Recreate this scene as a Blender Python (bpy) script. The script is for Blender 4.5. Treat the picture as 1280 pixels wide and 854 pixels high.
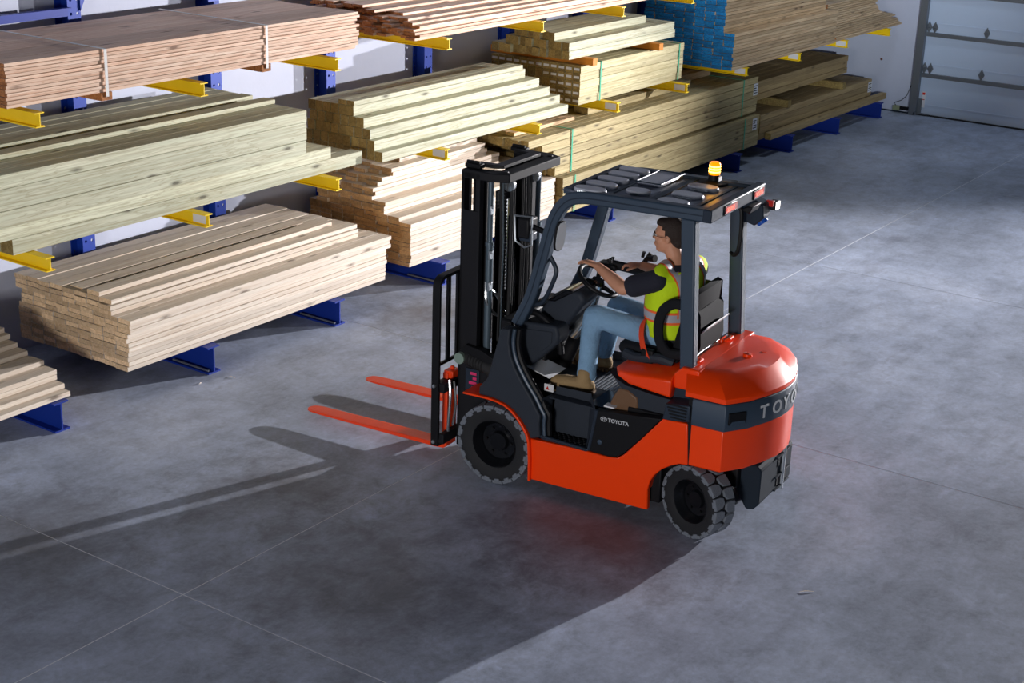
import bpy, bmesh, math, random
from mathutils import Vector, Matrix
random.seed(7)
for o in list(bpy.data.objects): bpy.data.objects.remove(o)
SC = bpy.context.scene; COL = SC.collection
# ------------------------------------------------------------------ camera
cd = bpy.data.cameras.new('camera'); cam = bpy.data.objects.new('camera', cd); COL.objects.link(cam)
cd.sensor_width = 36; cd.lens = 1933.03/1280*36; cd.clip_end = 200
R = Matrix(((0.5744818539, 0.2614329428, -0.7756438719), (-0.8179364263, 0.2190531257, -0.5319734304), (0.0308318351, 0.9400364592, 0.3396775727)))
cam.matrix_world = Matrix.Translation((0, 0, 4.53)) @ R.to_4x4()
SC.camera = cam
# ------------------------------------------------------------------ light
SC.view_settings.view_transform = 'Standard'; SC.view_settings.look = 'None'
SC.view_settings.gamma = 1; SC.view_settings.use_curve_mapping = False
SC.view_settings.exposure = 0.0
W = bpy.data.worlds.new('world'); SC.world = W; W.use_nodes = True
W.node_tree.nodes['Background'].inputs[0].default_value = (0.66, 0.80, 1.0, 1)
W.node_tree.nodes['Background'].inputs[1].default_value = 0.03
def spot(name, loc, aim, energy, size, blend, rad, col):
    l = bpy.data.lights.new(name, 'SPOT'); l.energy = energy; l.spot_size = math.radians(size); l.spot_blend = blend
    l.shadow_soft_size = rad; l.color = col
    o = bpy.data.objects.new(name, l); COL.objects.link(o); o.location = loc
    o.rotation_euler = (Vector(aim)-Vector(loc)).to_track_quat('-Z', 'Y').to_euler(); return o
def area(name, loc, aim, energy, sx, sy, col):
    l = bpy.data.lights.new(name, 'AREA'); l.energy = energy; l.shape = 'RECTANGLE'; l.size = sx; l.size_y = sy; l.color = col
    o = bpy.data.objects.new(name, l); COL.objects.link(o); o.location = loc
    o.rotation_euler = (Vector(aim)-Vector(loc)).to_track_quat('-Z', 'Y').to_euler(); return o
spot('key_strobe', (28, -0.25, 3.35), (8.0, 6.4, 2.9), 34000, 40, 1.0, 0.10, (1.0, 0.965, 0.97))
spot('rack_strobe', (20.0, -1.0, 3.4), (12.6, 9.7, 1.5), 6800, 36, 1.0, 0.10, (1.0, 0.97, 0.98))
spot('end_wall_fill_spot', (4.0, -2.0, 3.3), (21.5, 9.3, 2.9), 7000, 21, 0.9, 0.12, (0.86, 0.94, 1.0))  # added fill spot, brightens the end wall and the far right piles
area('fill_softbox', (-6.0, 1.2, 2.3), (8.2, 6.4, 1.2), 820, 2.0, 2.0, (1.0, 0.96, 0.93))
area('overhead_fill_light', (19.5, 7.0, 8.0), (19.5, 6.0, 0.0), 80, 1.2, 1.2, (0.78, 0.88, 1.0))  # added unseen fill from above, lifts the dim far right area

# ------------------------------------------------------------------ materials
MATS = {}
def new_mat(name):
    m = bpy.data.materials.new(name); m.use_nodes = True; MATS[name] = m
    return m, m.node_tree.nodes, m.node_tree.links, m.node_tree.nodes['Principled BSDF']
def plain(name, col, rough=.5, metal=0, bump=0, bscale=60, coat=0, emit=None, es=0, trans=0, alpha=1, vary=0.06):
    m, n, l, b = new_mat(name)
    b.inputs['Roughness'].default_value = rough; b.inputs['Metallic'].default_value = metal
    b.inputs['Coat Weight'].default_value = coat; b.inputs['Coat Roughness'].default_value = .12
    b.inputs['Transmission Weight'].default_value = trans; b.inputs['Alpha'].default_value = alpha
    tc = n.new('ShaderNodeTexCoord'); nz = n.new('ShaderNodeTexNoise'); nz.inputs['Scale'].default_value = 9; nz.inputs['Detail'].default_value = 5
    l.new(tc.outputs['Object'], nz.inputs['Vector'])
    mx = n.new('ShaderNodeMix'); mx.data_type = 'RGBA'
    mx.inputs[6].default_value = (*[c*(1-vary) for c in col], 1); mx.inputs[7].default_value = (*[min(1, c*(1+vary)) for c in col], 1)
    l.new(nz.outputs['Fac'], mx.inputs[0]); l.new(mx.outputs[2], b.inputs['Base Color'])
    if bump:
        n2 = n.new('ShaderNodeTexNoise'); n2.inputs['Scale'].default_value = bscale; n2.inputs['Detail'].default_value = 6
        l.new(tc.outputs['Object'], n2.inputs['Vector'])
        bp = n.new('ShaderNodeBump'); bp.inputs['Strength'].default_value = bump; bp.inputs['Distance'].default_value = .01
        l.new(n2.outputs['Fac'], bp.inputs['Height']); l.new(bp.outputs[0], b.inputs['Normal'])
    if emit:
        b.inputs['Emission Color'].default_value = (*emit, 1); b.inputs['Emission Strength'].default_value = es
    return m
def srgb(r, g, b):
    f = lambda c: (c/255/12.92 if c/255 <= .04045 else ((c/255+.055)/1.055)**2.4)
    return (f(r), f(g), f(b))
def ramp(n, stops, interp='LINEAR'):
    r = n.new('ShaderNodeValToRGB'); e = r.color_ramp.elements; r.color_ramp.interpolation = interp
    while len(e) < len(stops): e.new(.5)
    for i, (p, c) in enumerate(stops):
        e[i].position = p; e[i].color = (*c, 1) if len(c) == 3 else c
    return r
def wood(name, ca, cb, cgrain, knot=.5, grain=1.0, rnd=.25, ring=.25):
    m, n, l, b = new_mat(name); b.inputs['Roughness'].default_value = .72
    tc = n.new('ShaderNodeTexCoord'); oi = n.new('ShaderNodeObjectInfo')
    cmb = n.new('ShaderNodeVectorMath'); cmb.operation = 'ADD'
    sc = n.new('ShaderNodeVectorMath'); sc.operation = 'SCALE'; sc.inputs[0].default_value = (37, 13, 23)
    l.new(oi.outputs['Random'], sc.inputs['Scale']); l.new(tc.outputs['Object'], cmb.inputs[0]); l.new(sc.outputs[0], cmb.inputs[1])
    mp = n.new('ShaderNodeMapping'); mp.inputs['Scale'].default_value = (.55, 9, 9); l.new(cmb.outputs[0], mp.inputs[0])
    nz = n.new('ShaderNodeTexNoise'); nz.inputs['Scale'].default_value = 2.2; nz.inputs['Detail'].default_value = 6; nz.inputs['Distortion'].default_value = .6
    l.new(mp.outputs[0], nz.inputs['Vector'])
    r = ramp(n, [(.30, ca), (.70, cb)]); l.new(nz.outputs['Fac'], r.inputs[0])
    # fine grain lines
    mp2 = n.new('ShaderNodeMapping'); mp2.inputs['Scale'].default_value = (1.3, 60, 60); l.new(cmb.outputs[0], mp2.inputs[0])
    n2 = n.new('ShaderNodeTexNoise'); n2.inputs['Scale'].default_value = 1.2; n2.inputs['Detail'].default_value = 4; l.new(mp2.outputs[0], n2.inputs['Vector'])
    r2 = ramp(n, [(.42, (0, 0, 0)), (.72, (grain*.55,)*3)]); l.new(n2.outputs['Fac'], r2.inputs[0])
    mx = n.new('ShaderNodeMix'); mx.data_type = 'RGBA'; mx.inputs[7].default_value = (*cgrain, 1)
    l.new(r2.outputs[0], mx.inputs[0]); l.new(r.outputs[0], mx.inputs[6])
    mm = n.new('ShaderNodeMath'); mm.operation = 'MULTIPLY'; mm.inputs[1].default_value = 16; l.new(nz.outputs['Fac'], mm.inputs[0])
    pp = n.new('ShaderNodeMath'); pp.operation = 'PINGPONG'; pp.inputs[1].default_value = 1; l.new(mm.outputs[0], pp.inputs[0])
    rr_ = ramp(n, [(.0, (ring,)*3), (.22, (ring*.25,)*3), (.4, (0, 0, 0))]); l.new(pp.outputs[0], rr_.inputs[0])
    mxr = n.new('ShaderNodeMix'); mxr.data_type = 'RGBA'; mxr.inputs[7].default_value = (*cgrain, 1)
    l.new(rr_.outputs[0], mxr.inputs[0]); l.new(mx.outputs[2], mxr.inputs[6]); mx = mxr
    # knots
    mp3 = n.new('ShaderNodeMapping'); mp3.inputs['Scale'].default_value = (1.6, 5.5, 5.5); l.new(cmb.outputs[0], mp3.inputs[0])
    vo = n.new('ShaderNodeTexVoronoi'); vo.inputs['Scale'].default_value = 1.5; l.new(mp3.outputs[0], vo.inputs['Vector'])
    rk = ramp(n, [(.07, (knot,)*3), (.10, (knot*.6,)*3), (.20, (0, 0, 0))]); l.new(vo.outputs['Distance'], rk.inputs[0])
    mk = n.new('ShaderNodeMix'); mk.data_type = 'RGBA'; mk.inputs[7].default_value = (*[c*.28 for c in cgrain], 1)
    l.new(rk.outputs[0], mk.inputs[0]); l.new(mx.outputs[2], mk.inputs[6])
    # board to board variation
    hs = n.new('ShaderNodeHueSaturation'); mr = n.new('ShaderNodeMapRange'); mr.inputs[3].default_value = 1-rnd; mr.inputs[4].default_value = 1+rnd*.55
    l.new(oi.outputs['Random'], mr.inputs[0]); l.new(mr.outputs[0], hs.inputs['Value']); l.new(mk.outputs[2], hs.inputs['Color'])
    l.new(hs.outputs[0], b.inputs['Base Color'])
    bp = n.new('ShaderNodeBump'); bp.inputs['Strength'].default_value = .25; bp.inputs['Distance'].default_value = .002
    l.new(n2.outputs['Fac'], bp.inputs['Height']); l.new(bp.outputs[0], b.inputs['Normal'])
    return m
def endgrain(name, ca, cb):
    m, n, l, b = new_mat(name); b.inputs['Roughness'].default_value = .85
    tc = n.new('ShaderNodeTexCoord'); oi = n.new('ShaderNodeObjectInfo')
    nz = n.new('ShaderNodeTexNoise'); nz.inputs['Scale'].default_value = 30; nz.inputs['Detail'].default_value = 4; nz.inputs['Distortion'].default_value = 1.5
    sc = n.new('ShaderNodeVectorMath'); sc.operation = 'SCALE'; sc.inputs[0].default_value = (7, 13, 3); l.new(oi.outputs['Random'], sc.inputs['Scale'])
    ad = n.new('ShaderNodeVectorMath'); ad.operation = 'ADD'; l.new(tc.outputs['Object'], ad.inputs[0]); l.new(sc.outputs[0], ad.inputs[1]); l.new(ad.outputs[0], nz.inputs['Vector'])
    r = ramp(n, [(.35, ca), (.68, cb)]); l.new(nz.outputs['Fac'], r.inputs[0])
    hs = n.new('ShaderNodeHueSaturation'); mr = n.new('ShaderNodeMapRange'); mr.inputs[3].default_value = .72; mr.inputs[4].default_value = 1.2
    l.new(oi.outputs['Random'], mr.inputs[0]); l.new(mr.outputs[0], hs.inputs['Value']); l.new(r.outputs[0], hs.inputs['Color'])
    l.new(hs.outputs[0], b.inputs['Base Color']); return m
w_white = wood('pale_spruce', srgb(222, 208, 192), srgb(240, 230, 216), srgb(200, 174, 148), .85, rnd=.14, ring=.22)
w_pink = wood('pink_pine', srgb(228, 194, 168), srgb(242, 216, 194), srgb(190, 130, 92), .85, rnd=.16, ring=.45)
w_green = wood('treated_pine', srgb(196, 200, 174), srgb(222, 222, 196), srgb(158, 150, 116), .9, grain=1.3, rnd=.15, ring=.6)
w_mid = wood('fresh_treated_pine', srgb(196, 188, 146), srgb(220, 210, 168), srgb(156, 140, 96), .85, grain=1.2, rnd=.12, ring=.5)
w_olive = wood('treated_timber', srgb(176, 162, 118), srgb(204, 188, 142), srgb(140, 120, 78), .8, grain=1.2, rnd=.16, ring=.5)
w_brown = wood('weathered_timber', srgb(160, 138, 98), srgb(188, 164, 120), srgb(116, 94, 62), .6)
w_tan = wood('tan_boards', srgb(206, 176, 138), srgb(232, 206, 170), srgb(150, 112, 78), .7, rnd=.25)
e_white = endgrain('spruce_end_grain', srgb(206, 174, 134), srgb(236, 208, 170))
e_brown = endgrain('shaded_brown_end_grain', srgb(150, 116, 78), srgb(190, 154, 108))  # brown end grain with the shade on those ends mixed into the colour
e_green = endgrain('treated_end_grain', srgb(128, 106, 58), srgb(166, 144, 88))
e_rust = endgrain('rough_end_grain', srgb(136, 84, 44), srgb(186, 124, 74))
e_blue = endgrain('blue_painted_end', srgb(8, 104, 168), srgb(30, 142, 206))
orange = plain('orange_paint', srgb(252, 66, 0), .36, 0, coat=.12, vary=.03)
orange.node_tree.nodes['Principled BSDF'].inputs['Specular IOR Level'].default_value = .35
orange_fork = plain('orange_fork_paint', srgb(250, 66, 10), .42, 0, bump=.15, vary=.08)
slate = plain('slate_blue_steel', srgb(54, 70, 88), .42, .1)
slate_matt = plain('slate_matt', srgb(32, 42, 54), .8)
slate_dark = plain('slate_trim', srgb(44, 54, 68), .42, .1)
plastic = plain('charcoal_plastic', srgb(46, 52, 62), .55, bump=.12, bscale=400)
black = plain('black_paint', srgb(20, 21, 25), .5)
mast_m = plain('black_mast_steel', srgb(26, 27, 32), .62)
gloss = plain('gloss_black', srgb(14, 15, 19), .14)
rubber = plain('black_rubber', srgb(34, 35, 38), .8)
tyre_m = plain('dusty_tyre_rubber', srgb(108, 115, 126), .9, bump=.4, bscale=90, vary=.15)
tyre_side = plain('tyre_sidewall', srgb(24, 26, 31), .75)
rim_m = plain('black_wheel_rim', srgb(20, 22, 27), .28, .3)
steel = plain('bare_steel', srgb(190, 195, 200), .25, .9)
zinc = plain('zinc_plate', srgb(170, 178, 185), .35, .8)
chrome = plain('chrome', srgb(225, 228, 232), .08, 1)
mirror_m = plain('mirror_reflection_grey', srgb(206, 212, 220), .15)  # plain light grey stands in for the bright mirror reflection
cylm = plain('grey_cylinder_paint', srgb(86, 102, 114), .35, .3)
blue = plain('rack_blue_paint', srgb(12, 56, 160), .5, .1, vary=.12)
bluedk = plain('base_blue_paint', srgb(12, 48, 146), .5, .1, vary=.12)
yellow = plain('arm_yellow_paint', srgb(252, 212, 0), .5)
white_card = plain('white_card', srgb(222, 224, 230), .6)
strap_w = plain('white_strap', srgb(226, 226, 224), .4)
strap_g = plain('green_strap', srgb(70, 176, 140), .4)
spacer_o = plain('orange_spacer', srgb(206, 128, 34), .7, bump=.2)
seat_m = plain('black_vinyl', srgb(25, 27, 32), .6, bump=.1, bscale=200)
wall_m = plain('white_wall_panel', srgb(192, 198, 218), .75, bump=.1, bscale=30, vary=.03)
door_m = plain('white_door_panel', srgb(190, 206, 230), .5, vary=.02)
galv = plain('galvanised_steel', srgb(120, 126, 134), .45, .6)
belt_m = plain('orange_webbing', srgb(226, 66, 20), .8)
red_led = plain('red_led', srgb(255, 60, 40), .4, emit=(1, .10, .06), es=1.5)
red_lens = plain('red_lens', srgb(130, 22, 20), .25, emit=(1, .04, .02), es=.12)
blue_lens = plain('blue_lens', srgb(40, 90, 190), .15)
amber = plain('amber_lens', srgb(255, 120, 0), .2, emit=(1, .25, .0), es=1.6)
amber_hot = plain('amber_flash', srgb(255, 200, 60), .2, emit=(1, .55, .08), es=7)
skin = plain('skin', srgb(206, 148, 118), .55, vary=.05)
hair_m = plain('dark_brown_hair', srgb(44, 32, 27), .7, bump=.6, bscale=160)
shirt_m = plain('navy_cotton', srgb(32, 34, 48), .9, bump=.3, bscale=120)
vest_m = plain('lime_fabric', srgb(206, 240, 10), .8, emit=(.62, .9, .0), es=.0, bump=.2, bscale=120)
trim_m = plain('orange_trim', srgb(250, 110, 50), .8)
refl_m = plain('silver_tape', srgb(178, 180, 190), .45, .1)
jean_m = plain('faded_denim', srgb(126, 164, 198), .9, bump=.6, bscale=60, vary=.25)
boot_m = plain('tan_suede', srgb(158, 132, 94), .9, bump=.4, bscale=90)
sole_m = plain('boot_sole', srgb(96, 76, 52), .9)
for m_ in (seat_m, black, mast_m, slate_matt, plastic, slate_dark): m_.node_tree.nodes['Principled BSDF'].inputs['Specular IOR Level'].default_value = .2
seat_m.node_tree.nodes['Principled BSDF'].inputs['Roughness'].default_value = .85
def glassy(name, col, rough, alpha):
    m = plain(name, col, rough, alpha=alpha); return m
clear_m = glassy('pale_sheen_acrylic', srgb(186, 192, 206), .3, .95)  # clear plastic, its sky-pale reflection put into the base colour
def floor_material():
    m, n, l, b = new_mat('polished_concrete')
    tc = n.new('ShaderNodeTexCoord'); geo = n.new('ShaderNodeNewGeometry')
    P = geo.outputs['Position']
    def noise(scale, det, dist=0, rough=.6):
        z = n.new('ShaderNodeTexNoise'); z.inputs['Scale'].default_value = scale; z.inputs['Detail'].default_value = det
        z.inputs['Distortion'].default_value = dist; z.inputs['Roughness'].default_value = rough; l.new(P, z.inputs['Vector']); return z.outputs['Fac']
    a = noise(.5, 9, .15, .6); c = noise(3.6, 14, .3, .78); d = noise(26, 6, 0, .7)
    r = ramp(n, [(.36, srgb(156, 165, 184)), (.52, srgb(180, 191, 214)), (.66, srgb(198, 208, 230))]); l.new(a, r.inputs[0])
    r2 = ramp(n, [(.34, (.72, .715, .71)), (.5, (.94, .94, .94)), (.64, (1.10, 1.10, 1.11))]); l.new(c, r2.inputs[0])
    mu = n.new('ShaderNodeMix'); mu.data_type = 'RGBA'; mu.blend_type = 'MULTIPLY'; mu.inputs[0].default_value = 1
    l.new(r.outputs[0], mu.inputs[6]); l.new(r2.outputs[0], mu.inputs[7])
    r3 = ramp(n, [(.3, (.86, .86, .86)), (.7, (1.08, 1.08, 1.08))]); l.new(d, r3.inputs[0])
    mu2 = n.new('ShaderNodeMix'); mu2.data_type = 'RGBA'; mu2.blend_type = 'MULTIPLY'; mu2.inputs[0].default_value = 1
    l.new(mu.outputs[2], mu2.inputs[6]); l.new(r3.outputs[0], mu2.inputs[7])
    # brownish stains beside the truck
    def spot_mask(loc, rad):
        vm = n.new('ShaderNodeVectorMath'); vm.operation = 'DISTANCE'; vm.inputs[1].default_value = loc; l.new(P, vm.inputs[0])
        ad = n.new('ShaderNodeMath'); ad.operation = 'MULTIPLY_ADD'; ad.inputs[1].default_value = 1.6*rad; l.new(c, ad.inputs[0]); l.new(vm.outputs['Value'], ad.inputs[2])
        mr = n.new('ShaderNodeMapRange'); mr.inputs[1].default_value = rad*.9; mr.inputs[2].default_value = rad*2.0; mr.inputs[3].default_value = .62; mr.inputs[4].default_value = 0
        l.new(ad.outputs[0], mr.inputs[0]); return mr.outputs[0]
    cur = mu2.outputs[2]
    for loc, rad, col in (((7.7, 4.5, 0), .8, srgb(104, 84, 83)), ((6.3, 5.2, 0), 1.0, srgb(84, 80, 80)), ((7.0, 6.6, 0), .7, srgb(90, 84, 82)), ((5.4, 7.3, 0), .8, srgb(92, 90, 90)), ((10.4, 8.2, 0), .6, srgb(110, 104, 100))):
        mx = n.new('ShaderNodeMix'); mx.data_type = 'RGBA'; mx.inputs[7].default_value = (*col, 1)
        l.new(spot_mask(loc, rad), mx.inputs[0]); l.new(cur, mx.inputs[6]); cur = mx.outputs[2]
    # pale scuffs and dark tyre smears
    mp = n.new('ShaderNodeMapping'); mp.inputs['Rotation'].default_value = (0, 0, .5); mp.inputs['Scale'].default_value = (.8, 2.2, 1); l.new(P, mp.inputs[0])
    z = n.new('ShaderNodeTexNoise'); z.inputs['Scale'].default_value = 1.5; z.inputs['Detail'].default_value = 8; z.inputs['Roughness'].default_value = .7; l.new(mp.outputs[0], z.inputs['Vector'])
    r4 = ramp(n, [(.34, (.80, .79, .79)), (.50, (1, 1, 1)), (.60, (1, 1, 1)), (.70, (1.2, 1.2, 1.22))]); l.new(z.outputs['Fac'], r4.inputs[0])
    mu3 = n.new('ShaderNodeMix'); mu3.data_type = 'RGBA'; mu3.blend_type = 'MULTIPLY'; mu3.inputs[0].default_value = 1
    l.new(cur, mu3.inputs[6]); l.new(r4.outputs[0], mu3.inputs[7])
    l.new(mu3.outputs[2], b.inputs['Base Color'])
    rr = n.new('ShaderNodeMapRange'); rr.inputs[3].default_value = .38; rr.inputs[4].default_value = .62; l.new(c, rr.inputs[0]); l.new(rr.outputs[0], b.inputs['Roughness'])
    bp = n.new('ShaderNodeBump'); bp.inputs['Strength'].default_value = .12; bp.inputs['Distance'].default_value = .004
    l.new(d, bp.inputs['Height']); l.new(bp.outputs[0], b.inputs['Normal'])
    b.inputs['Specular IOR Level'].default_value = .3
    return m
floor_m = floor_material()
joint_m = plain('joint_filler', srgb(226, 228, 232), .8)

# ------------------------------------------------------------------ mesh helpers
class B:
    def __init__(s): s.v = []; s.f = []; s.m = []
    def add(s, vs, fs, mi=0):
        k = len(s.v); s.v += [tuple(v) for v in vs]; s.f += [tuple(i+k for i in f) for f in fs]; s.m += [mi]*len(fs); return s
    def box(s, x0, x1, y0, y1, z0, z1, mi=0, M=None):
        vs = [Vector((x, y, z)) for x in (x0, x1) for y in (y0, y1) for z in (z0, z1)]
        if M is not None: vs = [M @ v for v in vs]
        return s.add(vs, [(0, 1, 3, 2), (4, 6, 7, 5), (0, 4, 5, 1), (2, 3, 7, 6), (0, 2, 6, 4), (1, 5, 7, 3)], mi)
    def prism(s, pts, a0, a1, axis='y', mi=0, M=None):   # pts in the plane normal to axis
        def P(p, a): return Vector({'y': (p[0], a, p[1]), 'x': (a, p[0], p[1]), 'z': (p[0], p[1], a)}[axis])
        n = len(pts); vs = [P(p, a0) for p in pts]+[P(p, a1) for p in pts]
        if M is not None: vs = [M @ v for v in vs]
        return s.add(vs, [tuple(range(n)), tuple(range(2*n-1, n-1, -1))]+[(i, i+n, (i+1) % n+n, (i+1) % n) for i in range(n)], mi)
    def tube(s, path, r, n=10, mi=0, caps=True, ry=None, up=(0, 0, 1)):
        path = [Vector(p) for p in path]; rs = r if isinstance(r, (list, tuple)) else [r]*len(path); k = len(path)
        rys = rs if ry is None else (ry if isinstance(ry, (list, tuple)) else [ry]*k); vs = []
        prev = None
        for i, p in enumerate(path):
            d = (path[min(i+1, k-1)]-path[max(i-1, 0)]).normalized()
            if prev is None:
                a = Vector(up) if abs(d.dot(Vector(up))) < .97 else Vector((1, 0, 0))
                e1 = d.cross(a).normalized()
            else: e1 = (prev - d*prev.dot(d)).normalized()
            e2 = d.cross(e1).normalized()
            prev = e1
            for j in range(n):
                t = 2*math.pi*j/n; vs.append(p+e1*math.cos(t)*rs[i]+e2*math.sin(t)*rys[i])
        fs = [(i*n+j, i*n+(j+1) % n, (i+1)*n+(j+1) % n, (i+1)*n+j) for i in range(k-1) for j in range(n)]
        if caps: fs += [tuple(range(n-1, -1, -1)), tuple(range((k-1)*n, k*n))]
        return s.add(vs, fs, mi)
    def cyl(s, p0, p1, r, n=16, mi=0, r1=None): return s.tube([p0, p1], [r, r if r1 is None else r1], n, mi)
    def lathe(s, prof, axis='z', n=32, c=(0, 0, 0), mi=0, M=None, caps=True):   # prof: (radius, height)
        vs = []
        for (r, h) in prof:
            for j in range(n):
                t = 2*math.pi*j/n; a, b = r*math.cos(t), r*math.sin(t)
                v = Vector({'z': (a, b, h), 'y': (a, h, b), 'x': (h, a, b)}[axis])+Vector(c)
                vs.append(M @ v if M is not None else v)
        k = len(prof)
        fs = [(i*n+j, i*n+(j+1) % n, (i+1)*n+(j+1) % n, (i+1)*n+j) for i in range(k-1) for j in range(n)]
        if caps and prof[0][0] > 1e-4: fs.append(tuple(range(n)))
        if caps and prof[-1][0] > 1e-4: fs.append(tuple(range((k-1)*n, k*n)))
        return s.add(vs, fs, mi)
    def ibeam(s, x0, x1, y0, y1, z0, z1, tf=.012, tw=.008, mi=0):  # beam along Y, flanges top and bottom
        xc = (x0+x1)/2
        s.box(x0, x1, y0, y1, z1-tf, z1, mi); s.box(x0, x1, y0, y1, z0, z0+tf, mi); s.box(xc-tw/2, xc+tw/2, y0, y1, z0+tf, z1-tf, mi); return s
    def mesh(s, name, mats):
        me = bpy.data.meshes.new(name); me.from_pydata(s.v, [], s.f)
        for m in mats: me.materials.append(m)
        if len(mats) > 1: me.polygons.foreach_set('material_index', s.m)
        bm = bmesh.new(); bm.from_mesh(me); bmesh.ops.recalc_face_normals(bm, faces=bm.faces); bm.to_mesh(me); bm.free()
        me.update(); return me
    def build(s, name, mats, parent=None, bevel=0, smooth=True, angle=35, loc=(0, 0, 0), seg=2):
        if not isinstance(mats, (list, tuple)): mats = [mats]
        me = s.mesh(name, mats)
        if smooth: me.shade_smooth(); me.set_sharp_from_angle(angle=math.radians(angle))
        o = bpy.data.objects.new(name, me); COL.objects.link(o); o.parent = parent; o.location = loc
        if bevel:
            md = o.modifiers.new('bevel', 'BEVEL'); md.width = bevel; md.segments = seg; md.limit_method = 'ANGLE'; md.angle_limit = math.radians(40)
        return o
def empty(name, loc=(0, 0, 0), rz=0):
    o = bpy.data.objects.new(name, None); COL.objects.link(o); o.location = loc; o.rotation_euler = (0, 0, rz); o.empty_display_size = .2; return o
def tag(o, label=None, cat=None, group=None, kind=None):
    if label: o['label'] = label
    if cat: o['category'] = cat
    if group: o['group'] = group
    if kind: o['kind'] = kind
    return o
def link_copy(src, parent, loc=None, rot=None, name=None):
    c = src.copy(); COL.objects.link(c); c.parent = parent
    if loc is not None: c.location = loc
    if rot is not None: c.rotation_euler = rot
    return c
def tree_copy(o, parent=None):
    c = link_copy(o, parent)
    for ch in o.children: tree_copy(ch, c)
    return c
# ------------------------------------------------------------------ setting
YW = 10.10; XE = 22.56
# floor: cast slabs separated by filled saw cuts
fb = B().box(-3, XE+.2, -4, YW+.2, -.12, -.0012).build('floor', joint_m, smooth=False); tag(fb, kind='structure')
xs = [-3, 1.253, 5.53, 9.85, 14.22, 18.5, XE+.1]; ysl = [-4, 1.8, 6.07, YW+.1]
for i in range(len(xs)-1):
    for j in range(len(ysl)-1):
        B().box(xs[i]+.0045, xs[i+1]-.0045, ysl[j]+.0045, ysl[j+1]-.0045, -.0012, 0).build('slab', floor_m, fb, smooth=False)
tag(B().box(-3, XE+.15, YW, YW+.15, 0, 5.5).build('wall_back', wall_m, smooth=False), kind='structure')
# end wall with the door opening
we = B(); we.box(XE, XE+.15, 8.21, YW, 0, 5.5); we.box(XE, XE+.15, 4.3, 8.21, 3.6, 5.5)
tag(we.build('wall_end', wall_m, smooth=False), kind='structure')
tag(B().box(XE-.012, XE, 8.30, YW, 0, .02).build('baseboard_end', slate_dark, smooth=False), kind='structure')
dr = empty('door_1', (XE, 6.3, 0)); dr['kind'] = 'structure'
for k in range(6):
    z0 = .015+.608*k; p = B().box(.02, .06, -2.0, 1.905, z0, z0+.594)
    p.box(.012, .02, -2.0, 1.905, z0+.14, z0+.155)
    pn = p.build('door_panel', door_m, dr, smooth=False)
    if k: B().box(-.035, .02, -2.0, 1.90, z0-.045, z0+.012).box(-.045, -.035, -2.0, 1.90, z0-.02, z0+.012).build('door_strut', galv, dr, smooth=False)
def hinge(y, z):
    h = B(); h.prism([(y-.045, z), (y, z+.085), (y+.045, z), (y, z-.085)], .0, .02, 'x'); h.cyl((-.012, y-.02, z), (-.012, y+.02, z), .012, 8)
    h.build('hinge', galv, dr, smooth=False)
for k in range(1, 5):
    z = k*.608+.0
    for y in (1.86, 1.77, .99, .2, -.6, -1.4): hinge(y, z+.10-.0)
t = B(); t.box(-.10, 0.0, 1.92, 1.99, 0, 3.6); t.box(-.10, -.02, 1.88, 1.92, .05, 3.6)
t.build('door_track', galv, dr, smooth=False)
B().box(-.02, .018, -2, 1.9, 0, .02).build('door_seal', rubber, dr, smooth=False)
st = B().box(.004, .012, 1.79, 1.845, .12, .36).build('warning_sticker', white_card, dr, smooth=False)
B().box(.001, .004, 1.80, 1.838, .31, .345).build('red_mark', red_lens, st, smooth=False)
B().box(.001, .004, 1.80, 1.838, .235, .245).build('red_mark', red_lens, st, smooth=False)
r = B(); r.box(-.03, .0, 1.83, 1.90, .03, .25); r.box(-.04, 0, 1.72, 1.9, .02, .035)
r.build('roller_bracket', galv, dr, smooth=False)
se = empty('photo_eye_sensor', (XE-.01, 8.42, .07))
B().box(-.06, 0, .03, .14, -.035, .035).build('sensor_body', plain('sensor_body_green', srgb(140, 150, 120), .5), se, .006)
B().box(-.05, 0, -.10, .03, -.02, .03).build('bracket', black, se, .004)
B().tube([(-.02, .10, .03), (-.02, .13, .07), (-.015, .02, .12), (-.01, -.05, .2), (-.01, -.10, .36)], .005, 6).build('cable', black, se)
tag(se, 'small door safety sensor with black cable beside the roller door track', 'sensor')
sk = B(); sk.lathe([(0, -.012), (.018, -.012), (.018, 0), (0, 0)], 'x', 10, (XE, 8.84, .76)); tag(sk.build('wall_plug', plain('brown_plug', srgb(110, 70, 60), .7)), 'small brown plug in the white end wall between lumber and door', 'wall plug')

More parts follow.
